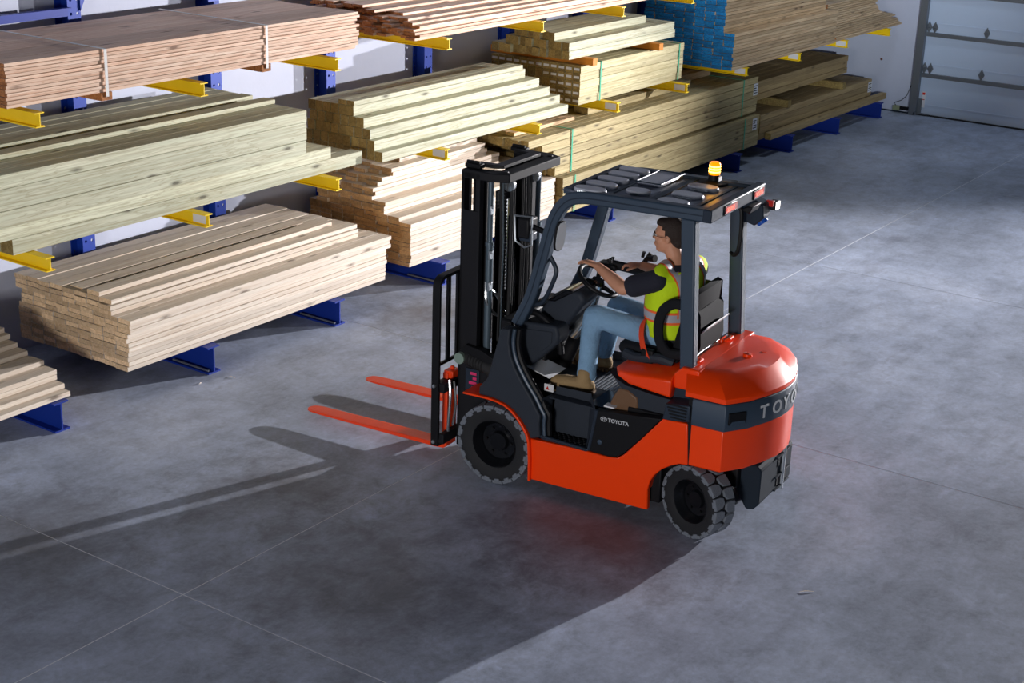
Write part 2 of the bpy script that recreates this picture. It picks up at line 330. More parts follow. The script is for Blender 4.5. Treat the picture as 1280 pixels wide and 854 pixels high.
# ------------------------------------------------------------------ cantilever rack
YT = 8.505; YC = 9.93; SP = 1.524; X0 = 6.672
def holed_flange(w, z0, z1, t, y):
    b = B(); pitch = .11; n = int((z1-z0)/pitch); hr = .0125
    def cell(xc, za, wx):
        q = [(-wx/2, 0), (wx/2, 0), (wx/2, pitch), (-wx/2, pitch)]
        oc = [(hr*math.cos(math.radians(a)), pitch/2+hr*math.sin(math.radians(a))) for a in (225, 270, 315, 0, 45, 90, 135, 180)]
        ou = [q[0], (0, 0), q[1], (wx/2, pitch/2), q[2], (0, pitch), q[3], (-wx/2, pitch/2)]
        vs = [(xc+p[0], y, za+p[1]) for p in ou]+[(xc+p[0], y, za+p[1]) for p in oc]+[(xc+p[0], y+t, za+p[1]) for p in ou]+[(xc+p[0], y+t, za+p[1]) for p in oc]
        fs = [(i, (i+1) % 8, 8+(i+1) % 8, 8+i) for i in range(8)]+[(16+(i+1) % 8, 16+i, 24+i, 24+(i+1) % 8) for i in range(8)]+[(8+i, 8+(i+1) % 8, 24+(i+1) % 8, 24+i) for i in range(8)]
        b.add(vs, fs)
    for k in range(n):
        for s in (-1, 1): cell(s*w/4, z0+k*pitch, w/2)
    zt = z0+n*pitch
    b.add([(-w/2, y, z0), (-w/2, y+t, z0), (-w/2, y+t, zt), (-w/2, y, zt)], [(0, 1, 2, 3)]); b.add([(w/2, y, z0), (w/2, y+t, z0), (w/2, y+t, zt), (w/2, y, zt)], [(0, 1, 2, 3)])
    return b
def raw(b, name, mat, parent):
    me = bpy.data.meshes.new(name); me.from_pydata(b.v, [], b.f); me.materials.append(mat); me.update()
    o = bpy.data.objects.new(name, me); COL.objects.link(o); o.parent = parent; return o
def make_upright():
    r = empty('rack_upright', (X0, YC, 0))
    b0 = B().ibeam(-.065, .065, YT-YC, 0.15, 0, .227, .014, .012).build('base_beam', bluedk, r, smooth=False)
    raw(holed_flange(.13, .227, 3.4, .010, 0.0), 'front_flange', blue, r)
    raw(holed_flange(.13, .227, 3.4, .010, 0.148), 'rear_flange', blue, r)
    B().box(-.006, .006, .01, .148, .227, 3.4).build('web', blue, r, smooth=False)
    for za in (1.318, 2.338):
        a = B().ibeam(-.038, .038, YT-YC, 0, za-.103, za, .009, .008)
        a.box(-.05, .05, -.012, 0, za-.15, za+.03)
        a.build('arm', yellow, r, smooth=False)
    return r
U0 = make_upright(); UPS = [U0]
for k in range(1, 11):
    c = tree_copy(U0); c.location = (X0+SP*k, YC, 0); UPS.append(c)
where = ['at the left frame edge behind the leftmost pile', 'behind the strapped pink board pile, second from left', 'third from left, left of the tall pale spruce pile gap', 'fourth from left, behind the staggered spruce pile', 'fifth from left, behind the paper-tagged treated bundle', 'sixth from left, carrying the bundle with white end tags', 'seventh from left, carrying right end of the tagged bundle', 'eighth from left, carrying the blue-ended boards', 'ninth from left, under the right half of blue-ended boards', 'tenth from left, under the fanned tan boards', 'last one on the right, next to the end wall']
for u, wv in zip(UPS, where): tag(u, 'blue cantilever rack upright with yellow arms '+wv if len(('blue cantilever rack upright with yellow arms '+wv).split()) <= 16 else 'blue rack upright '+wv, 'rack', 'cantilever rack uprights')
for k, zs in ((1, (1.318,)), (3, (1.318,)), (5, (1.318,)), (6, (1.318,)), (7, (1.318,)), (8, (1.318,)), (9, (1.318,))):
    B().box(-.0065, -.0045, YT-YC+.03, YT-YC+.17, zs[0]-.085, zs[0]-.018).build('card_label', white_card, UPS[k], smooth=False)
for k in (1, 2, 3): B().cyl((-.045, YT-YC+.02, .025), (-.05, YT-YC+.42, .03), .009, 8).build('rod', zinc, UPS[k])
# tie beam between the first two uprights
tb = B(); tb.box(X0+.07, X0+SP-.07, YC-.01, YC-.004, 2.69, 2.76); tb.box(X0+.07, X0+SP-.07, YC-.06, YC-.004, 2.754, 2.762)
tag(tb.build('tie_beam', bluedk, smooth=False), 'blue steel tie beam bolted across the two leftmost rack uprights', 'beam')
gs = B().prism([(X0+SP+.055, 2.72), (X0+SP+.18, 2.95), (X0+SP+.055, 2.95)], YC-.012, YC-.002, 'y')
tag(gs.build('gusset_plate', blue, smooth=False), 'blue triangular gusset plate at the top of the left rack upright', 'plate')

# ------------------------------------------------------------------ lumber
BM = {}
def board_mesh(L, w, t, side, end, both=True):
    key = (round(L, 2), round(w, 3), round(t, 3), side.name, end.name)
    if key in BM: return BM[key]
    me = bpy.data.meshes.new('board'); x, y, z = L/2, w/2, t/2; c = min(.0025, t*.06)
    vs = []
    for sx in (-1, 1):
        for (a, b_) in ((-y+c, -z), (y-c, -z), (y, -z+c), (y, z-c), (y-c, z), (-y+c, z), (-y, z-c), (-y, -z+c)): vs.append((sx*x, a, b_))
    fs = [tuple(range(7, -1, -1)), tuple(range(8, 16))]+[(i, (i+1) % 8, 8+(i+1) % 8, 8+i) for i in range(8)]
    me.from_pydata(vs, [], fs); me.materials.append(side); me.materials.append(end)
    me.polygons.foreach_set('material_index', [1, 1]+[0]*8); me.update(); BM[key] = me; return me
def board(parent, x0, x1, yc, zc, w, t, side, end, rz=0, name='board', lift=0):
    L = round(x1-x0, 2); me = board_mesh(L, w, t, side, end)
    o = bpy.data.objects.new(name, me); COL.objects.link(o); o.parent = parent
    pl = parent.location
    o.location = ((x0+x1)/2-pl[0], yc-pl[1], zc-pl[2]+lift); o.rotation_euler = (0, 0, rz); return o
def stack(name, label, cat, X0_, X1_, rows, side, end, group=None, yb=9.86, jl=.006, jr=.01, w=.14, bname='board', gap=.002):
    z0 = rows[0][0]; e = empty(name, ((X0_+X1_)/2, 9.2, z0))
    for r in rows:
        z, t, yf = r[0], r[1], r[2]; d = r[3] if len(r) > 3 else {}
        wb = d.get('w', w); y = yf; ybk = d.get('yb', yb); i = 0
        while y+wb*.6 < ybk:
            a = d.get('x0', X0_)+random.uniform(-1, 1)*d.get('jl', jl); b_ = d.get('x1', X1_)+random.uniform(-1, 1)*d.get('jr', jr)
            if i == 0: a += d.get('f0', 0); b_ += d.get('f1', 0)
            lift = random.uniform(0, d.get('lift', 0))
            s, en = d.get('side', side), d.get('end', end)
            board(e, a, b_, y+wb/2+(random.uniform(-.005, .005) if i == 0 else 0), z+t/2, wb-gap-.003, t-.003, s, en, lift=lift, name=bname); y += wb; i += 1
    tag(e, label, cat, group); return e
def rows(z0, n, t, yf, **d): return [(z0+i*t, t, (yf[i] if isinstance(yf, (list, tuple)) else yf)+random.uniform(-.004, .004), dict(d)) for i in range(n)]
G1 = 'lumber piles on the floor beams'; G2 = 'lumber piles on the rack arms'
zf = .229; t2 = .0381
# leftmost pile, cut by the frame
stack('lumber_stack', 'pale spruce boards with stepped right ends at the left frame edge, on a floor beam', 'lumber', 4.4, 6.80,
      rows(zf, 9, .0405, [8.54, 8.61, 8.70, 8.70, 8.83, 9.0, 9.10, 9.20, 9.26], jr=.012), w_white, e_white, G1)
# tall pale pile
stack('lumber_stack', 'tall pale spruce board pile with knobbly left end, centre left on blue floor beams', 'lumber', 7.38, 10.44,
      rows(zf, 8, t2, 8.575)+rows(zf+8*t2, 3, t2, 8.54, x0=7.385, x1=10.46)+rows(zf+11*t2, 2, t2, 8.735, x1=10.24)+rows(zf+13*t2, 1, t2, 8.735, x1=10.22, lift=.009)+[(zf+14*t2+.01, t2, 8.865, {'yb': 8.98, 'x1': 10.03}), (zf+14*t2+.01, .012, 9.10, {'yb': 9.24, 'x1': 9.9, 'x0': 7.42})], w_white, e_white, G1, jl=.009)
# staggered pile behind the mast
rb = rows(zf, 11, t2, 8.64, x1=13.3, jl=.012)+[(zf+11*t2, t2, 8.78, {'x1': 13.25})]+rows(zf+12*t2, 3, t2, 8.95, x1=13.2, jl=.02)+rows(zf+15*t2, 3, t2, 9.09, x1=12.9, jl=.03)
rb += rows(zf+18*t2, 2, t2, 9.10, x1=12.7, x0=11.0, jl=.05)+rows(zf+20*t2, 2, t2, 9.06, x1=12.6, x0=11.10, jl=.10, yb=9.8)
rb += [(zf+22*t2, t2, 9.16, {'x0': 11.35, 'x1': 12.6, 'yb': 9.42}), (zf+22*t2, t2, 9.56, {'x0': 10.9, 'x1': 12.7, 'yb': 9.8})]
stack('lumber_stack', 'white spruce pile with stepped brown left end directly behind the mast', 'lumber', 10.88, 13.3, rb, w_white, e_brown, G1, yb=9.86)
# lower and upper treated bundles on the right
c1 = stack('lumber_bundle', 'lower treated timber bundle with green straps behind the forklift roof', 'lumber', 13.40, 18.0, rows(zf, 4, .099, 8.60, w=.1), w_olive, e_green, G1, w=.1, gap=.004)
c2 = stack('lumber_bundle', 'upper treated timber bundle with green straps, lying on the lower strapped bundle', 'lumber', 12.80, 18.0,
      [(.655, .09, 8.66, {'x0': 13.3})]+[(.747, .09, 8.66, {'x0': 13.25}), (.839, .09, 8.66, {'x0': 13.28, 'f0': 0}), (.931, .09, 8.66, {'x0': 13.05}), (1.023, .085, 8.66, {'x0': 12.8})]
      + [(1.11, .04, 8.90, {'x0': 12.9, 'x1': 14.05, 'yb': 9.2, 'side': w_tan}), (1.11, .04, 9.3, {'x0': 13.6, 'x1': 17.0, 'yb': 9.5}), (1.11, .085, 8.93, {'x0': 14.35, 'x1': 16.7, 'yb': 9.1}), (1.11, .085, 9.15, {'x0': 14.8, 'x1': 17.6, 'yb': 9.4, 'side': w_tan})],
      w_olive, e_green, G1, w=.1, gap=.004, jl=.03)
for xx in (13.7, 15.6, 17.5): B().box(xx-.045-15.4, xx+.045-15.4, 8.72-9.2, 9.8-9.2, .625-.655, .655-.655).build('spacer', e_brown, c2, smooth=False)
def strap(parent, x, yf, yb_, z0, z1, mat, w=.016, top=True):
    pl = parent.location; b = B(); th = .003
    b.box(x-w/2-pl[0], x+w/2-pl[0], yf-th-pl[1], yf-pl[1], z0-th-pl[2], z1+th-pl[2])
    if top: b.box(x-w/2-pl[0], x+w/2-pl[0], yf-th-pl[1], yb_-pl[1], z1-pl[2], z1+th-pl[2])
    b.box(x-w/2-pl[0], x+w/2-pl[0], yf-th-pl[1], yb_-pl[1], z0-th-pl[2], z0-pl[2])
    return b.build('strap', mat, parent, smooth=False)
for x in (13.62, 17.58): strap(c1, x, 8.594, 9.85, .229, .627, strap_g, .022, False); strap(c2, x, 8.654, 9.85, .655, 1.112, strap_g, .022)
def paper(parent, x, y, z, w=.10, h=.12, lines=True):
    pl = parent.location; X, Y, Z = x-pl[0], y-pl[1], z-pl[2]
    t = B().box(X-w/2, X+w/2, Y-.003, Y-.001, Z-h/2, Z+h/2).build('paper_tag', white_card, parent, smooth=False)
    if lines:
        b = B()
        for i, (a, c_) in enumerate(((-.4, .3), (-.4, .1), (-.4, .38), (-.4, .38))): b.box(X+w*a, X+w*c_, Y-.004, Y-.003, Z+h*(.3-.2*i)-h*.04, Z+h*(.3-.2*i)+h*.04)
        b.build('print', black, t, smooth=False)
paper(c1, 17.86, 8.598, .52, .12, .15); paper(c2, 17.93, 8.658, .95, .12, .15)
# brown timbers at the far right
d1 = stack('lumber_bundle', 'weathered brown timbers on floor beams at the far right, front rail sticking out', 'lumber', 18.24, 21.93,
      [(zf, .09, 8.59, {'w': .09, 'yb': 8.67, 'x0': 18.36, 'x1': 22.28})]+rows(zf, 4, .083, 8.70), w_brown, e_green, G1)
paper(d1, 21.85, 8.698, .45, .14, .15)
d2 = stack('lumber_bundle', 'dark upper timbers lying on top of the far right brown timbers', 'lumber', 18.06, 21.58, rows(.66, 3, .085, 8.97), w_brown, e_green, G1, yb=9.85)
for xx in (19.0, 20.8): B().box(xx-.05-19.82, xx+.05-19.82, 8.66-9.2, 9.8-9.2, .563-.66, -.002).build('spacer', e_green, d2, smooth=False)
# second level
za = 1.322; t4 = .0915
stack('lumber_stack', 'big pale green treated timber pile at upper left, long boards sticking out below', 'lumber', 6.1, 9.475,
      [(za, .115, 8.71, {'x1': 10.20, 'x0': 6.52, 'f1': .06, 'w': .14}), (za+.117, .105, 8.70, {'x1': 9.84}), (za+.224, .12, 8.655, {}), (za+.346, .155, 8.65, {}), (za+.503, .10, 8.64, {}),
       (za+.605, .038, 9.0, {'yb': 9.13, 'w': .14}), (za+.605, .038, 9.24, {'yb': 9.8, 'w': .14, 'x1': 9.46, 'lift': .01})], w_green, e_green, G2, yb=9.85)
stack('lumber_stack', 'stepped pale green square timbers in the middle, dark brown left end', 'lumber', 10.41, 13.4,
      rows(za, 1, t4, 8.60, w=t4, x1=13.42)+rows(za+t4, 1, t4, 8.69, w=t4, x1=13.40)+rows(za+2*t4, 1, t4, 8.745, w=t4, x1=13.28)+rows(za+3*t4, 1, t4, 8.81, w=t4, x1=13.2)+rows(za+4*t4, 1, t4, 8.93, w=t4, x1=13.1, yb=9.5)+[(za+5*t4, t4*.5, 8.93, {'w': t4, 'x1': 13.05, 'yb': 9.12})], w_green, e_green, G2, yb=9.5)
g = stack('lumber_bundle', 'strapped treated bundle with white tags on its board ends, upper middle', 'lumber', 13.83, 16.06, rows(za, 5, .0845, 8.72, w=.097), w_mid, e_green, G2, w=.097, yb=9.86, jl=.002, jr=.003)
for x in (14.23, 15.95): strap(g, x, 8.714, 9.88, za+.004, za+.4235, strap_g, .022)
pl = g.location
for r in range(5):
    for c in range(12):
        if r < 4 and c > (3 if r < 3 else 4): continue
        y = 8.768+c*.097; z = za+.0845*(r+.5); b = B().box(13.825-pl[0], 13.8285-pl[0], y-.034-pl[1], y+.034-pl[1], z-.012-pl[2], z+.014-pl[2])
        b.build('end_tag', white_card, g, smooth=False)
for x in (13.95, 15.35):
    tag(B().box(x-.045, x+.045, 8.62, 9.95, za+.4245, za+.50).build('wooden_spacer', spacer_o, bevel=.003), 'orange wooden spacer '+('nearest the left end' if x < 14 else 'towards the right end')+' between the tagged bundle and the loose timbers above', 'spacer', 'orange spacers on the tagged bundle')
stack('lumber_stack', 'loose square grey-green timbers lying on orange spacers above the tagged bundle', 'lumber', 13.62, 15.9,
      [(za+.502, .09, 8.745, {'w': .09, 'x1': 15.88, 'yb': 9.75, 'jl': .03}), (za+.593, .09, 8.745, {'w': .09, 'x1': 15.85, 'yb': 9.6, 'jl': .03}), (za+.684, .085, 8.92, {'w': .09, 'x1': 15.5, 'yb': 9.5, 'jl': .03})], w_green, e_green, G2)
bl = stack('lumber_stack', 'high pile of boards with bright blue painted left ends', 'lumber', 16.96, 20.0,
      rows(za, 11, .04, 8.53, jl=.02, jr=.02)+rows(za+11*.04, 11, .04, 8.67, x1=19.9, jl=.02), w_tan, e_blue, G2, yb=9.85)
stack('lumber_stack', 'fanned-out tan boards with staggered right ends beside the end wall', 'lumber', 20.1, 22.3,
      [(za+i*.027, .026, 8.56+.01*i, {'x1': [22.44, 22.46, 22.36, 22.42, 22.2, 22.28, 22.22, 22.05, 21.9, 21.85, 21.8, 21.78, 21.8, 21.75, 21.8, 21.75, 21.7, 21.72][i], 'jr': .05, 'jl': .03}) for i in range(18)], w_tan, e_rust, G2, yb=9.84)
# third level
zt = 2.342
L = stack('lumber_bundle', 'top left bundle of thin pink boards held by two white straps', 'lumber', 6.49, 10.08, rows(zt+.03, 12, .0255, 8.60, jr=.03, jl=.01), w_pink, e_rust, G2, yb=9.8)
for x in (7.34, 8.97):
    strap(L, x, 8.592, 9.8, zt+.0, zt+.337, strap_w, .025)
    B().box(x-.05-L.location[0], x+.05-L.location[0], 8.60-9.2, 9.75-9.2, zt-.03-L.location[2]+.002, -.001).build('bearer', e_rust, L, smooth=False)
mr = []
for i in range(10):
    yf = [8.60, 8.58, 8.60, 8.62, 8.60, 8.66, 8.74, 8.88, 9.05, 9.22][i]
    mr.append((zt+i*.0255, .0255, yf, {'jl': .10, 'x0': [10.9, 10.88, 10.87, 10.9, 10.9, 10.92, 10.95, 10.98, 10.95, 10.9][i], 'x1': 15.4, 'w': .115}))
stack('lumber_stack', 'thin pink boards at the top middle with ragged brown left ends', 'lumber', 10.9, 15.4, mr, w_pink, e_rust, G2, yb=9.85)
# splinters of wood on the floor
for (x, y, a, s, lb) in ((7.954, 8.42, .5, .028, 'tiny wood splinter on the floor, nearer the tall pale pile corner'), (8.21, 8.33, 1.7, .035, 'tiny wood splinter on the floor, right of the other one beside the floor beam'), (7.85, 3.18, 2.2, .05, 'thin pale wood splinter on the open floor behind the forklift')):
    b = B(); c_, s_ = math.cos(a), math.sin(a)
    b.tube([(x-c_*s, y-s_*s, .004), (x, y, .008), (x+c_*s, y+s_*s*.7, .004)], [.001, .003, .001], 6)
    tag(b.build('wood_splinter', w_white), lb, 'splinter')
# ------------------------------------------------------------------ forklift  (x forward, y left, z up)
TH = math.radians(94.8)
FK = empty('forklift', (8.481, 5.603, 0), TH)
tag(FK, 'orange and black electric forklift on the concrete floor with lowered forks', 'forklift')
def spline(pts, n=8):
    pts = [Vector(p) for p in pts]; out = []
    for i in range(len(pts)-1):
        p0, p1, p2, p3 = pts[max(i-1, 0)], pts[i], pts[i+1], pts[min(i+2, len(pts)-1)]
        for k in range(n):
            t = k/n; out.append(.5*((2*p1)+(-p0+p2)*t+(2*p0-5*p1+4*p2-p3)*t*t+(-p0+3*p1-3*p2+p3)*t**3))
    out.append(pts[-1]); return out
# wheels
def wheel(name, x, y, R_, w, rz, nb, side):
    e = empty(name, (x, y, R_)); e.parent = FK; e.rotation_euler = (0, 0, rz)
    h = w/2; rr = R_*.60
    prof = [(rr, -h*.80), (R_*.80, -h*1.0), (R_*.93, -h*.92), (R_*.935, 0), (R_*.93, h*.92), (R_*.80, h*1.0), (rr, h*.80)]
    t = B().lathe(prof, 'y', 48, caps=False).build('tyre', tyre_side, e)
    tr = B()
    for i in range(nb):
        a = 2*math.pi*i/nb
        for s in (-1, 1):
            da = math.pi/nb if s > 0 else 0
            M = Matrix.Rotation(a+da, 4, 'Y')
            wa = math.pi/nb*.89*R_
            # side lug wrapping the shoulder
            pts = [(-wa, s*h*1.0), (-wa*.8, s*h*.30), (-wa*.2, s*h*.04), (wa*.75, s*h*.10), (wa, s*h*.42), (wa*.95, s*h*1.0)]
            vs = [Vector((p[0], p[1], R_*.90)) for p in pts]+[Vector((p[0], p[1]*(.97 if abs(p[1]) > h*.9 else 1), math.sqrt(max(R_**2-p[0]**2, 0)))) for p in pts]
            n = len(pts); tr.add([M @ v for v in vs], [tuple(range(n)), tuple(range(2*n-1, n-1, -1))]+[(k, (k+1) % n, (k+1) % n+n, k+n) for k in range(n)])
            tr.box(-wa*.5, wa*.5, s*h*.93, s*h*1.02, R_*.86, R_*.94, M=M)
    o = tr.build('tread_blocks', tyre_m, t, bevel=.003, seg=1); o['kind'] = 'stuff'
    rp = [(R_*.61, h*.78), (R_*.585, h*.86), (R_*.56, h*.78), (R_*.53, h*.45), (R_*.48, h*.30), (R_*.45, h*.10), (R_*.25, h*.02), (R_*.22, h*.28), (R_*.12, h*.30), (0, h*.30)]
    M = Matrix.Identity(4) if side > 0 else Matrix.Rotation(math.pi, 4, 'Z')
    rim = B().lathe(rp, 'y', 40, M=M, caps=False).build('rim', rim_m, e)
    nu = B()
    for i in range(6):
        a = i*math.pi/3; p = Vector((math.cos(a)*R_*.34, 0, math.sin(a)*R_*.34))
        q0 = M @ Vector((p.x, h*.02, p.z)); q1 = M @ Vector((p.x, h*.22, p.z)); nu.cyl(q0, q1, R_*.035, 6)
    nu.build('wheel_nuts', black, rim)
    return e
for s in (1, -1):
    wheel('front_wheel', 0, s*.478, .285, .20, 0, 20, s)
    wheel('rear_wheel', -1.484, s*.485, .245, .18, math.radians(-20), 17, s)
B().cyl((0, -.4, .285), (0, .4, .285), .09, 16).build('front_axle', black, FK); ax = B(); ax.box(-1.56, -1.40, -.40, .40, .17, .31); ax.cyl((-1.56, -.3, .33), (-1.56, .36, .33), .03, 10); ax.box(-1.68, -1.40, -.33, .33, .31, .46); ax.build('axle', black, FK, .008)
# chassis
B().box(-1.22, -.30, -.49, .49, .14, .40).box(-.30, .22, -.34, .34, .20, .60).box(-1.42, -.95, -.49, .49, .40, .76).box(-.28, .18, -.36, .36, .42, .66).build('chassis', black, FK, .01)
skirt = [(-.287, .10), (-.279, .395), (-.70, .41), (-.86, .407), (-.93, .417), (-.975, .452), (-1.09, .588), (-1.235, .768), (-1.405, .772), (-1.425, .492), (-1.37, .487), (-1.31, .460), (-1.25, .42), (-1.20, .365), (-1.172, .31), (-1.160, .25), (-1.167, .107)]
for s in (1, -1):
    B().prism(skirt, s*.515, s*.56, 'y').build('side_skirt', orange, FK, .008)
    ar = []
    for p in ((-1.43, .49), (-1.36, .485), (-1.31, .46), (-1.25, .42), (-1.20, .365), (-1.172, .31), (-1.16, .25)): ar.append(p)
    # wheel arch lining
    b = B(); n = len(ar); b.add([(p[0], s*.30, p[1]) for p in ar]+[(p[0], s*.553, p[1]) for p in ar], [(i, i+1, n+i+1, n+i) for i in range(n-1)]); b.build('arch_liner', orange if s < 0 else orange, FK)
    # fender lip
    fl = [(.24, .612), (.12, .614), (.04, .614), (-.03, .607), (-.085, .594), (-.135, .568), (-.185, .524), (-.225, .476), (-.255, .43), (-.272, .38), (-.283, .25), (-.287, .10)]
    ou = [(.24, .626), (.12, .628), (.04, .628), (-.027, .622), (-.088, .608), (-.145, .579), (-.198, .534), (-.240, .484), (-.272, .436), (-.290, .383), (-.300, .25), (-.302, .10)]
    b = B(); n = len(fl)
    vs = [(p[0], s*.36, p[1]) for p in fl]+[(p[0], s*.36, p[1]) for p in ou]+[(p[0], s*.59, p[1]) for p in fl]+[(p[0], s*.59, p[1]) for p in ou]
    fs = []
    for i in range(n-1): fs += [(i, i+1, n+i+1, n+i), (2*n+i, 3*n+i, 3*n+i+1, 2*n+i+1), (n+i, n+i+1, 3*n+i+1, 3*n+i), (i, 2*n+i, 2*n+i+1, i+1)]
    fs += [(0, n, 3*n, 2*n), (n-1, 3*n-1, 4*n-1, 2*n-1)] if False else [(0, n, 3*n, 2*n)]
    b.add(vs, fs); b.build('fender', orange, FK, .004)
    # cowl
    co = [(-.03, 1.13), (.0, .996), (.034, .863), (.062, .759), (.122, .681), (.126, .628), (.03, .628), (-.03, .62), (-.09, .606), (-.146, .577), (-.20, .53), (-.242, .482), (-.273, .434), (-.285, .40), (-.36, .425), (-.350, .52), (-.354, .583), (-.328, .62), (-.283, .693), (-.212, .785), (-.150, .88), (-.115, .96), (-.098, 1.05), (-.105, 1.14)]
    B().prism(co, s*.46, s*.572, 'y').build('cowl', plastic, FK, .012, seg=3)
    tr = [(-.118, 1.14), (-.110, 1.05), (-.125, .96), (-.162, .88), (-.225, .785), (-.297, .693), (-.342, .62), (-.368, .58), (-.366, .52), (-.374, .43)]
    B().tube(spline([(p[0]-.008, s*.545, p[1]) for p in tr], 3), .014, 8).build('edge_trim', slate, FK)
    B().tube(spline([(p[0]-.03, s*.520, p[1]) for p in tr], 3), .02, 8).build('door_seal', black, FK)
# floor plate, step well and battery side cover
B().box(-1.0, -.10, -.40, .40, .66, .70).box(-.72, -.38, .40, .50, .69, .70).build('floor_plate', plastic, FK, .004)
for s in (1, -1):
    fr = B()
    # inner wall of the step well, sloping outwards to the rear
    fr.add([(-.39, s*.42, .755), (-.65, s*.42, .76), (-.66, s*.43, .44), (-.37, s*.43, .42)], [(0, 1, 2, 3)])
    fr.add([(-.65, s*.42, .76), (-.755, s*.552, .712), (-.70, s*.552, .42), (-.66, s*.43, .44)], [(0, 1, 2, 3)])
    fr.add([(-.37, s*.43, .70), (-.35, s*.552, .70), (-.36, s*.552, .42), (-.37, s*.43, .42)], [(0, 1, 2, 3)])
    fr.build('step_well', plastic, FK, smooth=False)
    st = B().box(-.71, -.36, min(s*.42, s*.553), max(s*.42, s*.553), .408, .425).build('step', plastic, FK, .004)
    kn = B()
    for i in range(8):
        for j in range(4): kn.lathe([(.013, 0), (.010, .012), (0, .013)], 'z', 6, (-.66+i*.038+(j % 2)*.017, s*(.44+j*.028), .425))
    kn.build('grip_studs', black, st, smooth=False)
    pc = [(-.755, .712), (-1.229, .762), (-1.205, .738), (-1.09, .59), (-.972, .455), (-.918, .42), (-.866, .411), (-.715, .416)]
    B().prism(pc, s*.50, s*.558, 'y').build('side_cover', gloss if False else black, FK, .006)
    B().tube([(-.765, s*.553, .715), (-.72, s*.553, .425), (-.70, s*.553, .418), (-.36, s*.553, .430)], .013, 8).build('step_frame', slate_dark, FK)
    B().lathe([(0, .012), (.016, .010), (.018, 0)], 'y', 14, (-.80, .555, .50), M=None if s > 0 else Matrix.Scale(-1, 4, (0, 1, 0))).build('cover_bolt', slate, FK)
# covers under the hood
hs = [(-.84, .985), (-.865, .94), (-.93, .905), (-1.08, .89), (-1.20, .883), (-1.245, .78), (-1.235, .765), (-.76, .712), (-.80, .85)]
B().prism([(-.80, .965), (-.84, .93), (-.92, .895), (-1.10, .875), (-1.30, .865), (-1.30, .75), (-.96, .735), (-.95, .80), (-.90, .86)], -.47, .47, 'y').build('battery_cover', plastic, FK, .01)
B().prism([(-.80, .702), (-.835, .80), (-.875, .868), (-.94, .868), (-1.01, .83), (-1.02, .76), (-.99, .735), (-.985, .702)], -.36, .478, 'y').build('brown_reflection_patch', plain('brown_reflection', srgb(112, 84, 62), .35), FK, .012)  # brown reflection under the hood, painted as a raised patch
B().prism([(-.655, .702), (-.85, .702), (-.85, .706), (-.655, .706)], .02, .47, 'y').build('glossy_mat', plain('glossy_mat', srgb(20, 26, 40), .12), FK)
mt = B()
for i in range(8): mt.box(-.66+i*.028, -.648+i*.028, -.14, .18, .700, .707, M=Matrix.Translation((-.05, 0, 0)))
mt.build('ribbed_mat', plain('grey_ribs', srgb(120, 124, 132), .5), FK, smooth=False)
B().box(-.87, -.795, .46, .52, .735, .745).build('instruction_card', white_card, FK, smooth=False)
# hood: seat deck (orange)
def loft_rings(rings, closed=True):
    b = B(); n = len(rings[0]); vs = [p for r in rings for p in r]
    fs = [(i*n+j, i*n+(j+1) % n, (i+1)*n+(j+1) % n, (i+1)*n+j) for i in range(len(rings)-1) for j in range(n)]
    fs += [tuple(range(n)), tuple(range((len(rings)-1)*n, len(rings)*n))]; return b.add(vs, fs)
def deck(z, off, x0):
    w = .50-off
    return [(x0, w-.10, z), (x0-.05, w-.02, z), (x0-.14, w, z), (-1.245, w, z), (-1.245, -w, z), (x0-.14, -w, z), (x0-.05, -w+.02, z), (x0, -w+.10, z)]
def deck2(dz, off, x0):   # underside rises towards the nose
    r = deck(0, off, x0); zz = {0: .965, 1: .945, 2: .915, 3: .885}
    return [(p[0], p[1], zz[min(i, 7-i)]+dz) for i, p in enumerate(r)]
rg = [deck2(0, .02, -.82), deck2(.012, .0, -.81)]
top = deck(1.0, .045, -.845); top = [(p[0], p[1], 1.0 if i not in (3, 4) else 1.03) for i, p in enumerate(top)]
mid = deck(.985, .012, -.82); mid = [(p[0], p[1], .985 if i not in (3, 4) else 1.0) for i, p in enumerate(mid)]
loft_rings(rg+[mid, top]).build('seat_deck', orange, FK, .008)
# counterweight
def cwplan(off, z, xf=-1.43, zc=0):
    P = [(xf, .56-off), (-1.45, .56-off), (-1.645, .555-off*.95), (-1.745, .415-off*.65), (-1.815, .235-off*.35), (-1.850, .10), (-1.856, 0)]
    P = [(x+(off if i > 1 else 0)*(.9), y) for i, (x, y) in enumerate(P)]
    L_ = [(x, y, z) for x, y in P]; Rr = [(x, -y, z) for x, y in reversed(P[:-1])]
    return L_+Rr
loft_rings([cwplan(.02, .487), cwplan(0, .50), cwplan(0, .772)]).build('counterweight', orange, FK, .004)
B().box(-1.43, -1.40, -.553, .553, .49, .95).build('seam_gap', black, FK)
loft_rings([cwplan(-.006, .774), cwplan(-.010, .80), cwplan(-.010, .935), cwplan(-.002, .952)]).build('name_band', slate, FK, .004)
tp = [cwplan(.0, .954, -1.375), cwplan(.0, .985, -1.375), cwplan(.012, 1.0, -1.37), cwplan(.125, 1.085, -1.32), cwplan(.20, 1.097, -1.30)]
loft_rings(tp).build('counterweight_top', orange, FK, .003, angle=28)
B().prism([(-1.245, .98), (-1.245, 1.045), (-1.30, 1.10), (-1.42, 1.098), (-1.42, .95), (-1.25, .95)], -.46, .46, 'y').build('rear_hood', orange, FK, .01)
for (x, y) in ((-1.345, .30), (-1.335, -.22)):
    B().tube([(x+.01, y-.03, 1.10), (x-.02, y, 1.118), (x-.02, y+.05, 1.118), (x+.01, y+.07, 1.10)], .010, 8).lathe([(.018, 1.10), (.014, 1.12), (0, 1.122)], 'z', 12, (x+.02, y+.09, 0)).build('hood_latch', orange, FK)
